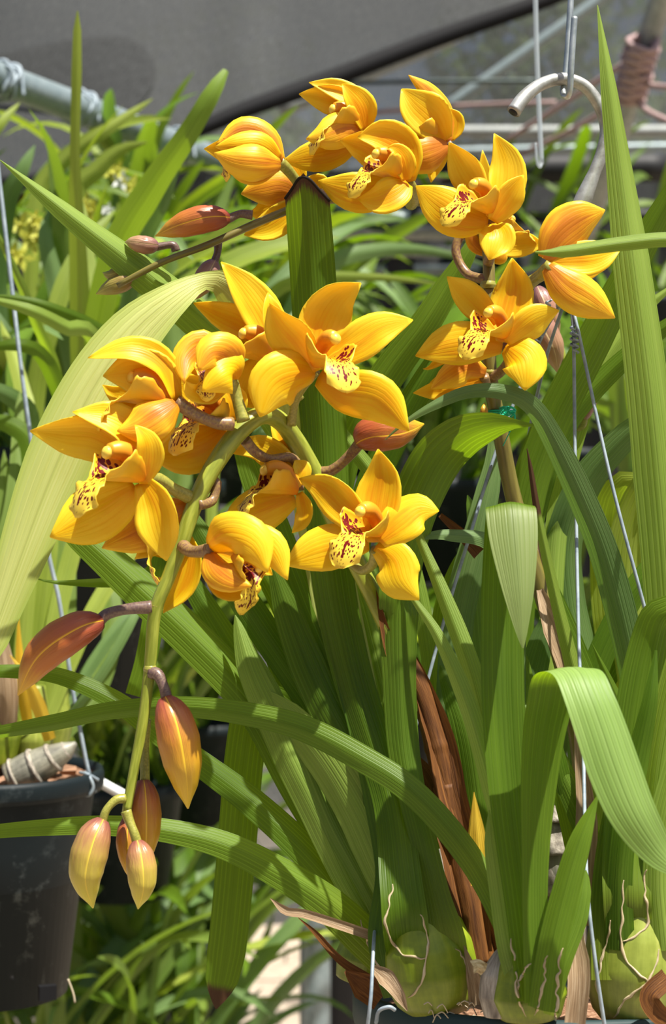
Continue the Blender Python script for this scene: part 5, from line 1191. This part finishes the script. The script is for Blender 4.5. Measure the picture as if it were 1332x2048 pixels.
for pts in ([(1132, 600, 3), (1146, 650, 2.6), (1150, 900, 1.6), (1157, 1260, -2), (1166, 1480, -5.4), (1173, 1750, -9.6), (1190, 1920, -10.6), (1212, 2070, -10.4)],
            [(1136, 600, 3), (1154, 652, 2.4), (1222, 960, 0), (1297, 1245, -.5), (1400, 1640, 2), (1490, 1972, 3)],
            [(1126, 600, 3), (1076, 690, 3), (1000, 880, 2.4), (940, 1070, 1.4), (880, 1270, .2), (825, 1480, -.4), (786, 1650, -.8), (758, 1800, -1.6), (748, 1880, -5.4), (742, 1990, -7.6), (733, 2070, -7.4)],
            [(1130, 600, 4), (1086, 740, 6), (1042, 960, 9), (1000, 1300, 12), (960, 1700, 14), (950, 1960, 14)]):
    b = MB(); b.tube([P(*q) for q in pts], WR, 8, n=90); b.build('wire', M['wire'], K)
for (x, y, d, s) in ((1146, 650, 2.4, 1), (1152, 660, 2.2, 1), (1085, 640, 2.9, -1), (1098, 600, 2.9, -1)):      # short twists where the wires are wound back on themselves
    p = []
    for k in range(30): p.append(P(x-s*.12*k*0+5*math.cos(k*.9)+(-.35*k if s < 0 else 0), y+k*1.6, d+.15*math.sin(k*.9)))
    b = MB(); b.tube(p, 2.2/FPX, 6, n=60); b.build('wire_twist', M['wire'], K)
b = MB(); b.tube([P(752, 2046, -7.6), P(758, 2022, -8), P(778, 2014, -8.2), P(790, 2020, -8)], 3.6/FPX, 8, n=24); b.build('rim_clip', M['wire'], K)

TW = thing('twine', 'bright green twine tied round the right flower stalk', 'twine', P(1000, 835, 0))
b = MB()
for j in range(3):
    c0 = (996, 823+j*4, .6)
    b.tube([P(c0[0]+19*math.cos(a*.5), c0[1]+2*math.sin(a*.5)*(-1), c0[2]+.62*math.sin(a*.5)*-1) for a in range(14)], 2.0/FPX, 6, n=60)
b.build('loop', M['twine'], TW)
b = MB(); rr = random.Random(4)
for j in range(7):
    c = (1014+rr.uniform(-8, 10), 824+rr.uniform(-6, 5), .0)
    b.tube([P(c[0]-9, c[1]+rr.uniform(-5, 5), -.2), P(c[0], c[1]-5, -.5), P(c[0]+9, c[1]+rr.uniform(-5, 5), -.2), P(c[0]+2, c[1]+6, 0)], 1.9/FPX, 6, n=20)
b.tube([P(1020, 832, -.3), P(1026, 842, -.3), P(1022, 858, -.2), P(1006, 892, 0)], 1.0/FPX, 6, n=20)
b.tube([P(1018, 826, -.3), P(1028, 828, -.6), P(1030, 838, -.6)], 2.2/FPX, 6, n=14)
b.build('knot', M['twine'], TW)
b = MB(); b.tube([P(1080, 548, -1), P(1062, 562, -1.4), P(1048, 574, -1.6)], 2.6/FPX, 6, n=14); tag(b.build('twine', M['twine']), 'short end of green twine beside the flower seen from behind', 'twine')

CR = thing('hanging_rod', 'clear plastic rod hanging from the top, left of the big hook', 'rod', P(1084, 332, 35))
b = MB(); b.tube([P(1070, -40, 35), P(1074, 120, 35), P(1083, 328, 35)], 5*1.35/FPX, 10, n=30); b.build('shaft', M['rod'], CR)
b = MB(); b.tube([P(1084, 326, 35), P(1080, 334, 34.6), P(1074, 322, 34.4), P(1071, 286, 34.4)], 2.6*1.35/FPX, 8, n=30); b.build('end_hook', M['rod'], CR)
C2 = thing('hanging_rod', 'clear plastic rod half hidden behind the bend of the big hook', 'rod', P(1215, 320, 30))
b = MB(); b.tube([P(1222, 200, 30), P(1220, 260, 30), P(1212, 318, 30)], 4.5*1.3/FPX, 10, n=20); b.build('shaft', M['rod'], C2)
b = MB(); b.tube([P(1212, 316, 30), P(1208, 320, 29.6), P(1206, 306, 29.5)], 3.2*1.3/FPX, 8, n=14); b.build('end_hook', M['rod'], C2)
